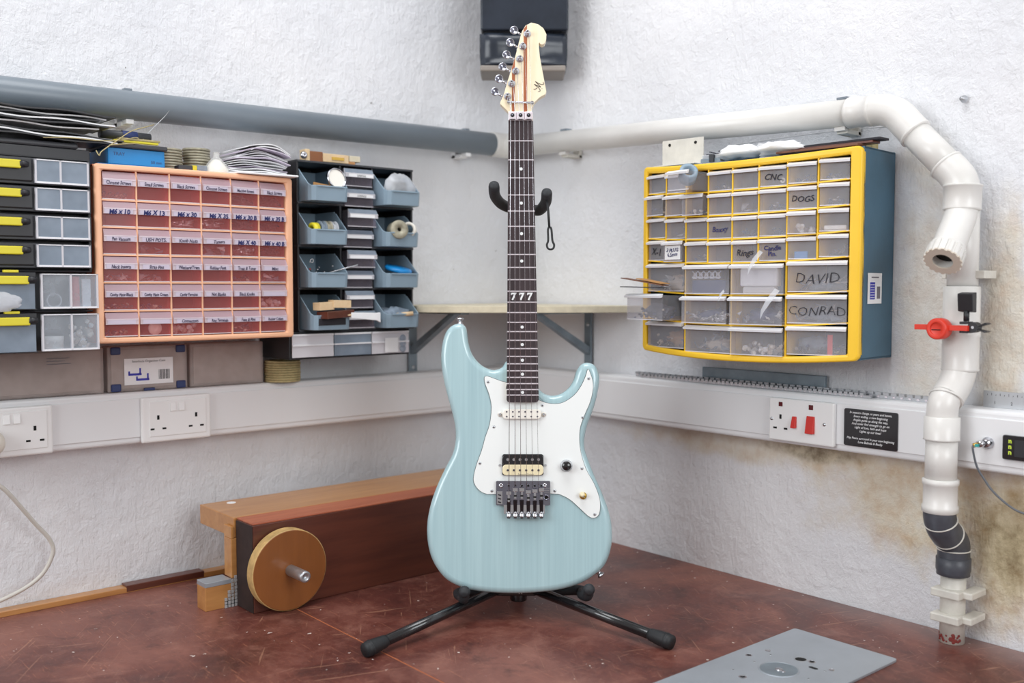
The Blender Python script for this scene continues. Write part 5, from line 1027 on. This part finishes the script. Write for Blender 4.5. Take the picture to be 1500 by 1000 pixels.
# ------------------------------------------------------------------ black organiser stack at the far left
t = thing('organiser_stack', 'black drawer tower with yellow latches at the far left edge', 'drawer cabinet', (0, -1.20, 0.4600), LW)
MB().box(-0.17, 0.163, -0.118, -0.001, 0.0, 0.330, 'black').box(-0.17, 0.163, -0.150, -0.118, 0.312, 0.330, 'black').box(0.1575, 0.163, -0.150, -0.118, 0.131, 0.312, 'black').box(-0.17, 0.163, -0.150, -0.118, 0.0635, 0.0668, 'black').box(-0.17, 0.163, -0.150, -0.118, 0.1285, 0.1320, 'black').build('cabinet_body', t, 0.002)
RZ = [(0.268, 0.310), (0.225, 0.265), (0.180, 0.220), (0.135, 0.175), (0.068, 0.128), (0.000, 0.063)]
for i, (z0, z1) in enumerate(RZ):
    low = i > 3; yf = -0.166 if low else -0.160; xr = 0.167 if low else 0.158; x0 = 0.076 if low else 0.073
    dr = MB().box(-0.168, xr + 0.003 if not low else 0.072, yf + 0.004, -0.119, z0, z1 if not low else z0 + 0.002, 'dgrey').build('drawer', t, 0.001)
    if low:
        MB().box(-0.168, 0.070, yf - 0.001, yf + 0.006, z1 - 0.018, z1, 'black').build('drawer_rail', dr, 0.001)
        MB().box(-0.168, 0.068, yf, yf + 0.001, z0 + 0.002, z1 - 0.018, 'frost').build('drawer_front', dr)
    else: MB().box(-0.168, 0.071, yf, yf + 0.004, z0 + 0.004, z1 - 0.001, 'black').build('drawer_front', dr, 0.002)
    w = MB(); zz0, zz1 = z0 + 0.002, z1 - 0.002; xm = (x0 + xr - 0.002) / 2 - (0.004 if not low else 0)
    w.box(x0, xr - 0.002, yf - 0.003, yf - 0.002, zz0, zz1, 'frost' if not low else 'frost2'); w.box(x0, xr - 0.002, yf - 0.004, yf + 0.002, zz0, zz0 + 0.003, 'milkyw')
    for x in (x0, xm, xr - 0.005): w.box(x, x + 0.003, yf - 0.0042, yf + 0.002, zz0, zz1, 'milky')
    w.box(x0, xr - 0.002, yf - 0.0042, yf + 0.002, zz1 - 0.0015, zz1, 'milkyw'); w.build('clear_window', dr)
    lx = 0.028 if not low else 0.034
    MB().box(lx - 0.04, lx + 0.024, yf - 0.009, yf - 0.002, z1 - 0.019, z1 - 0.006, 'latch').build('latch', dr, 0.0015, label='yellow latch')
    MB().tube([(lx + 0.022, yf - 0.004, z1 - 0.0115), (lx + 0.036, yf - 0.004, z1 - 0.0115)], [0.0065, 0.0040], 14, 'black').build('latch_knob', dr)
    if low: MB().box(lx - 0.012, lx + 0.010, yf - 0.004, yf + 0.004, z1 - 0.0005, z1 + 0.0035, 'latch').build('top_latch', dr, 0.0008, label='small yellow catch')
TL = XF(t)
def inL(b, name, label, cat, x, y, z, bevel=0): o = b.build(name, bevel=bevel); o.matrix_world = TL @ T(x, y, z); return tag(o, label, cat)
inL(MB().disc(0.0075, 0, 0.050, (0, 0, 0.0), (0, 0, 1), 20, 'rose'), 'tape_roll', 'red tape roll showing through the fifth drawer of the black tower', 'tape roll', 0.131, -0.1583, 0.072)
inL(MB().box(0, 0.014, 0, 0.004, 0, 0.046, 'paper'), 'white_pack', 'white pack beside the red roll in the black tower', 'pack', 0.141, -0.1635, 0.072, 0.001)
inL(MB().lathe([(0.010, 0), (0.0118, 0), (0.0118, 0.003), (0.010, 0.003), (0.010, 0)], (0, 0, 0.012), (0, -1, 0), 24, 'film'), 'clear_ring', 'clear ring behind the fifth drawer window of black tower', 'ring', 0.098, -0.160, 0.071)
inL(MB().lathe([(0, 0), (0.015, 0), (0.015, 0.012), (0.0155, 0.0122), (0.0155, 0.022), (0.0, 0.022)], (0, 0, 0), (0, 0, 1), 24, 'ivory').box(-0.015, 0.015, -0.001, 0, 0.024, 0.024, 'ivory'), 'white_jar', 'small white jar in the bottom drawer of the black tower', 'jar', 0.099, -0.1490, 0.003)
heap('small_parts', 'clear glassy bulbs heaped in the bottom drawer of the black tower', 'small parts', TL @ T(0.142, -0.1685 + 0.003, 0.004), 0.040, 0.030, 0.050, 'pale', 46, 3)
crumple('plastic_bag', 'clear bag bulging from the fifth drawer of the black tower', 'bag', TL @ T(0.012, -0.172, 0.066), 0.034, 0.005, 0.015, 'film', 8)
# pile of black edged sheets on top of the tower
zt = 0.790
for i in range(9):
    vs = []; fs = []; n = 16; L_ = 0.155 - 0.006 * (i % 3); z = zt + 0.0215 + i * 0.0046; R = random.Random(i)
    for k in range(n + 1):
        x = -0.300 + 0.30 * k / n + (0.012 * (i % 3)); dz = 0.004 * (1 - k / n) * (0.2 + i / 9) + 0.0016 * math.sin(k * 0.9 + i * 2) - (0.010 if i < 3 else 0) * (k / n)
        for (yy, hh) in ((0.075 + 0.01 * (i % 2), 0), (-0.0 + 0.055, 0.0), ): pass
        vs += [(-0.070 - 0.004 * (i % 3), x, z + dz), (-0.158 + 0.004 * (i % 4), x, z + dz - 0.001), (-0.158 + 0.004 * (i % 4), x, z + dz + 0.0012), (-0.070 - 0.004 * (i % 3), x, z + dz + 0.0016)]
    for k in range(n):
        for j in range(4): fs.append((4 * k + j, 4 * k + (j + 1) % 4, 4 * k + 4 + (j + 1) % 4, 4 * k + 4 + j))
    fs += [(3, 2, 1, 0), (4 * n, 4 * n + 1, 4 * n + 2, 4 * n + 3)]
    vs = [(-v[0], v[1], v[2]) for v in vs]
    o = MB().add(vs, fs, 'paper' if i % 2 else 'black').build('folded_sheet'); o.location = (0, -1.020 if i > 2 else -1.005, 0)
    tag(o, ('white' if i % 2 else 'black') + ' folded sheet, number ' + ['one', 'two', 'three', 'four', 'five', 'six', 'seven', 'eight', 'nine'][i] + ' up from the black tower', 'sheet', 'folded sheets on the black tower')
tag(MB().box(0.05, 0.150, -1.34, -1.055, 0.7905, 0.7995, 'dgrey').build('black_tray', bevel=0.003), 'flat charcoal tray under the folded sheets on the black tower', 'tray')
for (pts, r, m, lb) in (([(0.156, -1.111, 0.8158 - 0.012), (0.165, -1.07, 0.806), (0.165, -1.028, 0.8055), (0.150, -0.985, 0.812), (0.12, -0.950, 0.823), (0.11, -0.939, 0.8195), (0.12, -0.940, 0.812), (0.15, -0.965, 0.808), (0.165, -1.01, 0.800)], 0.0009, 'straw', 'pale looped wire over the pile on the black tower'),
                        ([(0.165, -1.032, 0.789), (0.168, -1.028, 0.781), (0.168, -1.024, 0.788), (0.16, -1.00, 0.806), (0.14, -0.965, 0.830), (0.10, -0.925, 0.846), (0.055, -0.893, 0.859)], 0.0009, 'straw', 'pale bent wire reaching up to the white pipe clip'),
                        ([(0.10, -0.938, 0.812), (0.085, -0.915, 0.838), (0.07, -0.880, 0.872), (0.075, -0.872, 0.884)], 0.0005, 'steel', 'thin steel wire sticking up past the grey pipe')):
    tag(MB().tube(spline(pts, 6), r, 6, m).build('wire'), lb, 'wire')

# ------------------------------------------------------------------ things on the peach cabinet
zp = 0.4700 + 0.2995
t = thing('plastic_tray', 'bright blue shallow plastic tray on the left end of the peach cabinet', 'tray', (0.092, -0.957, zp), LW)
b = MB(); b.box(-0.066, 0.048, -0.050, 0.050, 0, 0.003, 'blueplastic'); b.box(-0.046, 0.046, -0.050, -0.047, 0.003, 0.030, 'blueplastic'); b.box(-0.046, 0.046, 0.047, 0.050, 0.003, 0.030, 'blueplastic'); b.box(-0.048, -0.045, -0.050, 0.050, 0.003, 0.030, 'blueplastic'); b.box(0.045, 0.048, -0.050, 0.050, 0.003, 0.030, 'blueplastic'); b.build('tray_body', t, 0.0008)
MB().text('TRAY', 0.008, onfront(-0.030, -0.0504, 0.020), 'navy').build('embossed_lettering', t, fix=False); MB().text('50 mm', 0.007, onfront(0.034, -0.0504, 0.010), 'navy').build('embossed_lettering', t, fix=False)
tag(MB().box(0.05, 0.148, -1.012, -0.905, zp + 0.0305, zp + 0.0385, 'dgrey').build('charcoal_bar', bevel=0.002), 'charcoal flat bar lying across the blue tray', 'bar')
for i in range(3): tag(MB().box(0.03 + 0.02 * i, 0.125, -1.00 + 0.01 * i, -0.915 + 0.003 * i, zp + 0.0388 + i * 0.0042, zp + 0.0426 + i * 0.0042, ('straw', 'latch', 'straw')[i]).build('flat_packet', bevel=0.0008), ('lowest straw coloured packet above the charcoal bar', 'middle yellow packet above the charcoal bar', 'upper straw coloured packet under the dark tube')[i], 'packet')
tag(MB().tube([(0.085, -1.000, zp + 0.0600), (0.085, -0.912, zp + 0.0600)], 0.0078, 16, 'dgrey').build('dark_tube'), 'dark grey tube lying on the packets above the blue tray', 'tube')
tag(MB().lathe([(0.0088, 0), (0.0088, 0.026), (0.0079, 0.026), (0.0079, 0)], (0.085, -0.962, zp + 0.0600), (0, 1, 0), 16, 'navy').build('tube_sleeve'), 'navy sleeve around the dark grey tube', 'sleeve')
ORD = ['lowest', 'second', 'third', 'fourth', 'fifth', 'sixth', 'seventh', 'eighth', 'ninth', 'tenth', 'eleventh', 'twelfth', 'thirteenth', 'fourteenth', 'fifteenth']
def coils(cx_, cy_, z, n, r, m, lbl, grp, pitch=0.0050):
    for i in range(n):
        o = MB().lathe([(r * 0.55, 0), (r - 0.001, 0), (r, 0.001), (r, 0.0034), (r - 0.001, 0.0044), (r * 0.55, 0.0044), (r * 0.55, 0)], (cx_ + random.uniform(-.001, .001), cy_ + random.uniform(-.001, .001), z + i * pitch), (0, 0, 1), 28, m).build('wire_coil')
        tag(o, 'flat grey coil, ' + ORD[i] + ' from the bottom of the stack ' + lbl, 'coil', grp)
coils(0.080, -0.876, zp, 9, 0.024, 'disc', 'right of the blue tray', 'coils stacked right of the blue tray')
coils(0.075, -0.822, zp, 10, 0.025, 'disc', 'behind the glass lamp', 'coils stacked behind the glass lamp')
t = thing('orange_pack', 'small black and orange card pack lying on the peach cabinet', 'pack', (0.125, -0.855, zp), LW)
MB().box(-0.026, 0.026, -0.012, 0.012, 0, 0.002, 'black').build('backing_card', t); MB().box(-0.026, 0.000, -0.010, 0.010, 0.002, 0.011, 'dgrey').build('black_end', t, 0.001); MB().box(0.000, 0.008, -0.010, 0.010, 0.002, 0.012, 'latch').build('orange_band', t, 0.001); MB().box(0.008, 0.027, -0.010, 0.010, 0.002, 0.013, 'frost').build('clear_end', t, 0.001)
tag(MB().lathe([(0.0241, 0.0), (0.0241, 0.0032), (0.0224, 0.0105), (0.0157, 0.021), (0.009, 0.0284), (0.0056, 0.0315), (0.0054, 0.0389), (0.0063, 0.0399), (0.0, 0.041)], (0.125, -0.806, zp), (0, 0, 1), 32, 'glass').lathe([(0.0218, 0.0011), (0.0202, 0.0095), (0.0134, 0.0189), (0.0067, 0.0263), (0.0, 0.0273)], (0.125, -0.806, zp), (0, 0, 1), 28, 'ivory').build('glass_lamp'), 'domed clear glass lamp standing on the peach cabinet', 'lamp')
# paper pile
for i in range(15):
    R = random.Random(40 + i); n = 12; vs = []; fs = []; z = zp + 0.0008 + i * 0.0036; L_ = 0.115 - 0.0030 * i + R.uniform(-.01, .01); y0 = -0.795 + 0.0035 * i + R.uniform(-.012, .006); y1 = min(y0 + L_ + 0.02, -0.665 + R.uniform(-.006, .004))
    hump = 0.014 * (i / 15); xa = R.uniform(0.035, 0.05); xb = R.uniform(0.118, 0.142)
    for k in range(n + 1):
        f = k / n; y = y0 + (y1 - y0) * f; dz = hump * math.sin(PI * min(1, f * 1.0)) + 0.0012 * math.sin(f * 9 + i) - 0.006 * (i / 15) * f
        vs += [(xa, y, z + dz), (xb, y, z + dz), (xb, y, z + dz + 0.0016), (xa, y, z + dz + 0.0016)]
    for k in range(n):
        for j in range(4): fs.append((4 * k + j, 4 * k + (j + 1) % 4, 4 * k + 4 + (j + 1) % 4, 4 * k + 4 + j))
    fs += [(3, 2, 1, 0), (4 * n, 4 * n + 1, 4 * n + 2, 4 * n + 3)]
    o = MB().add(vs, fs, 'paper' if i % 4 else 'strip').build('paper_sheet'); tag(o, 'creased ' + ('paper' if i % 4 else 'grey paper') + ', ' + ORD[i] + ' from the bottom of the peach cabinet pile', 'paper', 'papers on the peach cabinet')
t_ = MB(); vs = [(0.120, -0.795, zp + 0.001), (0.168, -0.782, zp - 0.002), (0.176, -0.670, zp - 0.004), (0.120, -0.668, zp + 0.001), (0.120, -0.795, zp + 0.002), (0.168, -0.782, zp - 0.001 + 0.001), (0.1765, -0.670, zp + 0.003), (0.120, -0.668, zp + 0.003)]
vs = [(0.10, -0.800, zp + 0.0006), (0.170, -0.785, zp + 0.0006), (0.178, -0.668, zp + 0.0006), (0.10, -0.666, zp + 0.0006)]
o = MB().hexa(vs, [(x, y, z + 0.0035) for x, y, z in vs], 'paper').build('envelope', bevel=0.001); tag(o, 'white envelope overhanging the front of the peach cabinet', 'envelope')

# ------------------------------------------------------------------ bin rack and its bins
t = thing('bin_rack', 'black rack of small drawers between two columns of grey blue bins', 'storage rack', (0, -0.505, 0.4770), LW)
b = MB(); H_ = 0.3345
b.box(-0.136, 0.136, -0.006, -0.001, 0, H_, 'black')
for x in (-0.136, -0.041, 0.034, 0.132): b.box(x, x + 0.004, -0.120, -0.006, 0.0, H_, 'black')
b.build('frame', t, 0.0006)
for z in (0, 0.0825, 0.166, 0.2495, 0.3300): MB().box(-0.136, 0.136, -0.123, -0.006, z, z + 0.0040, 'dgrey').build('shelf', t, 0.0006)
PK = ('frost', 'milky')
for i in range(8):
    z = 0.0045 + i * 0.0408
    if i % 2: MB().box(-0.037, 0.034, -0.119, -0.006, z - 0.0030, z - 0.0008, 'dgrey').build('drawer_divider', t)
    place_drawer(t, 0.066, 0.0355, 0.09, -0.0015, -0.119, z, 0, 'label', {7: 'SPRINGS', 6: 'STRINGS'}.get(i), 'inkblack', 0.006, pull=(0.012, 0.006, 0.004, 0.016, 0.004, 0.020, 0.010, 0.006)[i], label_m='paper')
BINM = None
def bin_mesh():
    w, d, hb, hf = 0.0860, 0.135, 0.0680, 0.0290; th = 0.0022
    def outline(o):
        w2 = w / 2 - o; return [(-w2, -o, hb), (-w2, -d * 0.50, hb), (-w2, -d * 0.62, hb - 0.004), (-w2, -d + 0.014, hf + 0.004), (-w2 + 0.003, -d + 0.005 + o, hf), (-w2 + 0.010, -d + o, hf), (w2 - 0.010, -d + o, hf), (w2 - 0.003, -d + 0.005 + o, hf), (w2, -d + 0.014, hf + 0.004), (w2, -d * 0.62, hb - 0.004), (w2, -d * 0.50, hb), (w2, -o, hb)]
    O, I = outline(0), outline(th); n = len(O); vs = []; fs = []
    for (x, y, h) in O: vs += [(x * 0.97, y * 0.985, 0), (x, y, h)]
    for (x, y, h) in I: vs += [(x * 0.97, y * 0.985, th), (x, y, h)]
    for i in range(n):
        j = (i + 1) % n; fs.append((2 * i, 2 * j, 2 * j + 1, 2 * i + 1)); fs.append((2 * n + 2 * i + 1, 2 * n + 2 * j + 1, 2 * n + 2 * j, 2 * n + 2 * i)); fs.append((2 * i + 1, 2 * j + 1, 2 * n + 2 * j + 1, 2 * n + 2 * i + 1))
    fs.append(tuple(2 * i for i in reversed(range(n)))); fs.append(tuple(2 * n + 2 * i for i in range(n)))
    b = MB().add(vs, fs, 'bin'); return b
BN = {'mesh': None}
def bin_(label, y, z, out):
    t = thing('storage_bin', label, 'storage bin', (out - 0.135, y, z), LW, 'grey blue bins in the rack')
    if BN['mesh'] is None:
        o = bin_mesh().build('bin_body', t, 0.0009); BN['mesh'] = o.data
        r = MB(); r.box(-0.0450, 0.0450, -0.072, 0.0, 0.0640, 0.0690, 'bin'); 
        r = MB(); [r.box(s * 0.0430, s * 0.0455, -0.074, -0.002, 0.0630, 0.0680, 'bin') for s in (-1, 1)]; BN['rim'] = r.build('rim', t, 0.0006).data
        c = MB(); c.box(-0.030, 0.030, -0.1372, -0.1345, 0.0262, 0.0292, 'bin'); BN['lip'] = c.build('front_lip', t, 0.0006).data
    else:
        link('bin_body', BN['mesh'], t, 0.0009); link('rim', BN['rim'], t, 0.0006); link('front_lip', BN['lip'], t, 0.0006)
    return t
LBL = ['holding a round tin', 'holding reels and tape', 'holding small screws and a rod', 'overflowing with wood offcuts']
LBR = ['with a clear plastic packet sticking out', 'with a grey steel reel', 'with a bright blue lid', 'with a grey fluff ball']
# rack openings sit between the shelves: bottom 0.481, 0.5635, 0.647, 0.7305
zb = [0.7307, 0.6472, 0.5637, 0.4812]
for i in range(4):
    bin_('grey blue bin in left column, ' + LBL[i], (-0.592, -0.5935, -0.5935, -0.590)[i], zb[i], 0.166)
    bin_('grey blue bin in right column, ' + LBR[i], -0.4235, zb[i], (0.172, 0.166, 0.166, 0.166)[i])
def at(o, x, y, z, lbl, cat, R_=None):
    o.matrix_world = T(x, y, z) @ Matrix.Rotation(LW, 4, 'Z') @ (R_ if R_ else Matrix.Identity(4)); return tag(o, lbl, cat)
# contents (local frame: x along the wall to the right, -y into the room)
at(MB().lathe([(0, 0), (0.0195, 0), (0.0205, 0.001), (0.0205, 0.009), (0.0190, 0.009), (0.0185, 0.0065), (0, 0.0065)], (0, 0, 0.0205), (0.05, -1, 0.25), 32, 'chrome').lathe([(0.0184, 0.0067), (0, 0.0067)], (0, 0, 0.0205), (0.05, -1, 0.25), 32, 'ivory').build('round_tin'), 0.146, -0.572, 0.7545, 'round silver tin tilted up in the top left bin', 'tin')
at(MB().box(-0.030, 0.022, -0.0008, 0.0008, 0, 0.030, 'card').build('card_piece'), 0.150, -0.595, 0.7335, 'brown card standing in the top left bin', 'card', Matrix.Rotation(0.12, 4, 'Y'))
at(MB().lathe([(0.008, 0), (0.015, 0), (0.015, 0.012), (0.008, 0.012), (0.008, 0)], (0, 0, 0.0153), (1, 0, 0), 26, 'latch').build('tape_roll'), 0.148, -0.626, 0.6590, 'yellow tape roll in the second left bin', 'tape roll')
for k in range(3): at(MB().lathe([(0.006, 0), (0.0165, 0), (0.0165, 0.0018), (0.012, 0.0022), (0.012, 0.0088), (0.0165, 0.0092), (0.0165, 0.011), (0.006, 0.011), (0.006, 0)], (0, 0, 0.0168), (1, 0, 0), 28, ('frost', 'disc', 'film')[k]).build('wire_reel'), 0.148, -0.610 + k * 0.0125, 0.6600, ('milky reel next to the yellow tape in second left bin', 'wound grey reel in the middle of the second left bin', 'clear reel at the right in the second left bin')[k], 'reel')
b = MB(); R = random.Random(5)
for k in range(16): b.lathe([(0, 0), (0.0022, 0), (0.0018, 0.0015), (0, 0.002)], (R.uniform(-.03, .03), R.uniform(-.03, .03), R.uniform(0.024, .040)), (R.uniform(-1, 1), -1, 1), 8, R.choice(('bolt', 'bolt', 'rose', 'dark')))
b.box(-0.036, 0.036, -0.026, 0.05, 0, 0.026, 'dark'); o = b.build('small_screws'); at(o, 0.120, -0.5935, 0.5665, 'scattered small screws in the third left bin', 'small parts'); o['kind'] = 'stuff'
tag(MB().tube([(0.150, -0.600, 0.5900), (0.185, -0.545, 0.6080)], 0.0012, 8, 'steel').build('steel_rod'), 'thin steel rod leaning out of the third left bin', 'rod')
at(MB().tube(spline([(0, 0, 0), (0.002, 0, 0.006), (0.007, 0, 0.007), (0.007, 0, 0.001), (0.003, 0, 0.001)], 4), 0.0007, 6, 'paper').build('wire_hook'), 0.130, -0.620, 0.612, 'small white wire hook at the back of the third left bin', 'hook')
for k, (x, y, z, L_, w, h, a, m, lb) in enumerate(((0.158, -0.606, 0.5200, 0.034, 0.024, 0.015, 0.10, 'lightwood', 'pale wood block on the left of the bottom left bin'), (0.160, -0.572, 0.5240, 0.038, 0.024, 0.015, -0.05, 'lightwood', 'pale wood block on the right of the bottom left bin'), (0.166, -0.584, 0.5050, 0.066, 0.034, 0.0135, 0.14, 'mahog', 'dark red wood offcut beneath the pale blocks'), (0.150, -0.592, 0.4905, 0.060, 0.034, 0.0135, 0.02, 'inkblack', 'black wood piece low in the bottom left bin'))):
    at(MB().box(-L_ / 2, L_ / 2, -w / 2, w / 2, 0, h, m).build('wood_offcut', bevel=0.0006), x, y, z, lb, 'wood offcut', Matrix.Rotation(a, 4, 'Z') @ Matrix.Rotation(-a * 0.4, 4, 'Y'))
# paper-wrapped brush pointing right
b = MB(); b.tube([(0, 0, 0), (0.022, 0, 0.001)], 0.0028, 10, 'lightwood'); b.hexa([(0.020, -0.003, -0.005), (0.080, -0.004, -0.009), (0.080, 0.004, -0.009), (0.020, 0.003, -0.005)], [(0.020, -0.003, 0.006), (0.080, -0.004, 0.006), (0.080, 0.004, 0.006), (0.020, 0.003, 0.006)], 'paper'); b.hexa([(0.080, -0.003, -0.009), (0.088, -0.003, -0.013), (0.088, 0.003, -0.013), (0.080, 0.003, -0.009)], [(0.080, -0.003, 0.006), (0.087, -0.003, 0.007), (0.087, 0.003, 0.007), (0.080, 0.003, 0.006)], 'paper')
at(b.build('paint_brush', bevel=0.0006), 0.178, -0.578, 0.5095, 'brush wrapped in white paper lying across the bottom bins', 'brush', Matrix.Rotation(0.03, 4, 'Y'))
crumple('plastic_packet', 'clear plastic packet bulging out of the top right bin', 'packet', T(0.146, -0.4200, 0.7345) @ Matrix.Rotation(LW, 4, 'Z'), 0.037, 0.018, 0.031, 'film', 3, rough=0.2)
at(MB().box(-0.010, 0.026, -0.001, 0.001, 0, 0.046, 'black').build('black_card'), 0.142, -0.4235, 0.7345, 'black card inside the clear packet in the top right bin', 'card', Matrix.Rotation(-0.05, 4, 'Y'))
at(MB().lathe([(0.005, 0), (0.018, 0), (0.019, 0.001), (0.019, 0.026), (0.018, 0.027), (0.0045, 0.027), (0.0045, 0.020), (0.005, 0)], (-0.006, 0.014, 0.0265), (-0.25, -1, 0.12), 32, 'disc').build('wire_reel'), 0.158, -0.4235, 0.6525, 'large grey wire reel in the second right bin', 'reel')
at(MB().lathe([(0.0105, 0), (0.016, 0), (0.016, 0.010), (0.0105, 0.010), (0.0105, 0)], (0.024, 0.004, 0.030), (-0.75, -0.6, 0.1), 28, 'ivory').build('ring'), 0.156, -0.4235, 0.6520, 'white ring beside the wire reel in the second right bin', 'ring')
at(MB().lathe([(0, 0), (0.027, 0), (0.029, 0.002), (0.029, 0.006), (0.026, 0.0085), (0, 0.0095)], (0, 0, 0), (0.1, -0.25, 1), 32, 'blueplastic').build('round_cover'), 0.139, -0.4200, 0.5975, 'bright blue round lid in the third right bin', 'lid')
crumple('fluff_ball', 'grey blue wad of steel wool in the bottom right bin', 'steel wool', T(0.140, -0.432, 0.4845) @ Matrix.Rotation(LW, 4, 'Z'), 0.030, 0.022, 0.020, 'fluff', 6, rough=0.6)
tag(MB().tube([(0.150, -0.440, 0.5060), (0.172, -0.405, 0.5105)], 0.0045, 14, 'lightwood').build('wooden_dowel'), 'pale wooden dowel end over the front of the bottom right bin', 'dowel')

# wooden gauge on the rack
t = thing('wooden_gauge', 'wooden block tool with a metal eye lying on the bin rack', 'tool', (0.075, -0.535, 0.8115), LW)
MB().box(-0.068, -0.058, -0.012, 0.012, 0, 0.027, 'lightwood').build('end_plate', t, 0.001); MB().box(-0.058, -0.028, -0.011, 0.011, 0.003, 0.024, 'mdf').build('body', t, 0.001); MB().box(-0.028, 0.032, -0.011, 0.011, 0.005, 0.022, 'lightwood').build('slide', t, 0.001)
MB().box(-0.008, 0.020, -0.0125, -0.010, 0.010, 0.016, 'brass').build('brass_slot', t); MB().box(0.022, 0.048, -0.010, 0.010, 0.0, 0.010, 'pine').build('foot', t, 0.001); MB().box(0.034, 0.060, -0.010, 0.010, 0.010, 0.022, 'ply_edge').build('end_block', t, 0.001)
MB().lathe([(0.0075, 0), (0.0075, 0.002), (0.005, 0.005), (0.002, 0.005), (0, 0.003)], (-0.072, -0.012, 0.014), (0, -1, 0), 20, 'chrome').build('metal_eye', t)

# lower black case with clear drawers, under the rack
t = thing('organiser_case', 'low black case of clear drawers directly under the bin rack', 'drawer cabinet', (0, -0.5245, 0.4235), LW)
MB().box(-0.140, 0.140, -0.128, -0.001, 0, 0.003, 'black').box(-0.140, 0.140, -0.128, -0.001, 0.0500, 0.0530, 'black').box(-0.140, -0.136, -0.126, -0.001, 0.003, 0.050, 'black').box(0.136, 0.140, -0.126, -0.001, 0.003, 0.050, 'black').box(-0.136, 0.136, -0.004, -0.001, 0.003, 0.050, 'black').build('case_body', t, 0.001)
for (x0, x1, lab) in ((-0.136, -0.045, 0), (-0.043, 0.043, 0), (0.045, 0.136, 1)):
    d = MB(); d.box(x0, x1, -0.131, -0.129, 0.004, 0.0495, 'milky' if lab or x0 < -0.1 else 'frost'); d.box(x0, x1, -0.1335, -0.131, 0.026, 0.029, 'milkyw'); d.box(x0, x1, -0.1325, -0.131, 0.046, 0.0495, 'milkyw'); dd_ = d.build('drawer', t)
    if lab: MB().box(x0 + 0.030, x0 + 0.062, -0.1345, -0.1336, 0.006, 0.036, 'paper').build('label_card', dd_); b = MB(); [b.lathe([(0.008, 0), (0.006, 0.002), (0, 0.002)], (x0 + 0.076, -0.1312, 0.012 + 0.011 * k), (0, -1, 0), 16, 'frost') for k in range(3)]; b.build('round_boss', dd_)

# roll of straw tape on the left trunking
t = thing('tape_stack', 'straw coloured ribbed roll standing on the trunking under the black case', 'roll', (0.040, -0.6345, 0.3745))
b = MB()
for k in range(9): b.lathe([(0.0275, k * 0.0048), (0.0355 + 0.0006 * (k % 2), k * 0.0048 + 0.0004), (0.0355 + 0.0006 * (k % 2), k * 0.0048 + 0.0042), (0.0275, k * 0.0048 + 0.0046)], (0, 0, 0), (0, 0, 1), 32, 'straw')
b.build('roll_body', t)

# organiser lids standing on the left trunking, under the cabinets
def lid_case(lbl, y0, y1, h, latches=False, extra=None):
    w = y1 - y0; t = thing('organiser_box', lbl, 'storage box', (0.006, (y0 + y1) / 2, 0.3745), LW)
    MB().box(-w / 2, w / 2, -0.034, -0.002, 0, h, 'tray').build('case_body', t, 0.003)
    MB().box(-w / 2 + 0.006, w / 2 - 0.006, -0.0352, -0.0342, 0.006, h - 0.006, 'tray').build('raised_panel', t, 0.0004)
    if latches:
        for sx in (-1, 1):
            for z in (0.008, h - 0.008): MB().box(sx * (w / 2 - 0.014) - 0.009, sx * (w / 2 - 0.014) + 0.009, -0.0385, -0.034, z - 0.007, z + 0.007, 'navy').build('corner_latch', t, 0.003, label='navy blue corner latch')
        MB().box(-0.010, 0.010, -0.0385, -0.034, 0.0, 0.005, 'navy').build('corner_latch', t, 0.001)
    return t
t = lid_case('clear organiser with navy corner latches and a barcode label on the left trunking', -0.980, -0.832, 0.083, True)
b = MB(); b.box(-0.045, 0.045, -0.0366, -0.0358, 0.012, 0.060, 'paper'); b.build('barcode_label', t, label='white label with barcode')
b = MB(); b.text('Interlock Organiser Case', 0.0060, onfront(0, -0.0370, 0.0545), 'inkblack')
for i in range(11): b.box(0.018 + i * 0.0019, 0.018 + i * 0.0019 + (0.0011 if i % 3 else 0.0006), -0.0370, -0.0366, 0.020, 0.038, 'inkblack')
for (x, z) in ((-0.026, 0.032), (-0.012, 0.022)):
    b.box(x - 0.012, x + 0.012, -0.0370, -0.0366, z - 0.003, z + 0.001, 'labelblue'); b.box(x - 0.012, x - 0.009, -0.0370, -0.0366, z, z + 0.005, 'labelblue'); b.box(x + 0.008, x + 0.011, -0.0370, -0.0366, z, z + 0.010, 'labelblue')
b.build('label_print', t, fix=False)
t = lid_case('plain clear organiser box at the left end of the trunking', -1.36, -0.986, 0.083)
b = MB(); [b.box(0.09, 0.09 + (0.040, 0.030, 0.038)[k], -0.0360, -0.0354, 0.056 + 0.005 * k, 0.057 + 0.005 * k, 'printgrey') for k in range(3)]; b.build('moulded_print', t)
lid_case('plain clear organiser box between the latched case and the straw roll', -0.827, -0.676, 0.083)
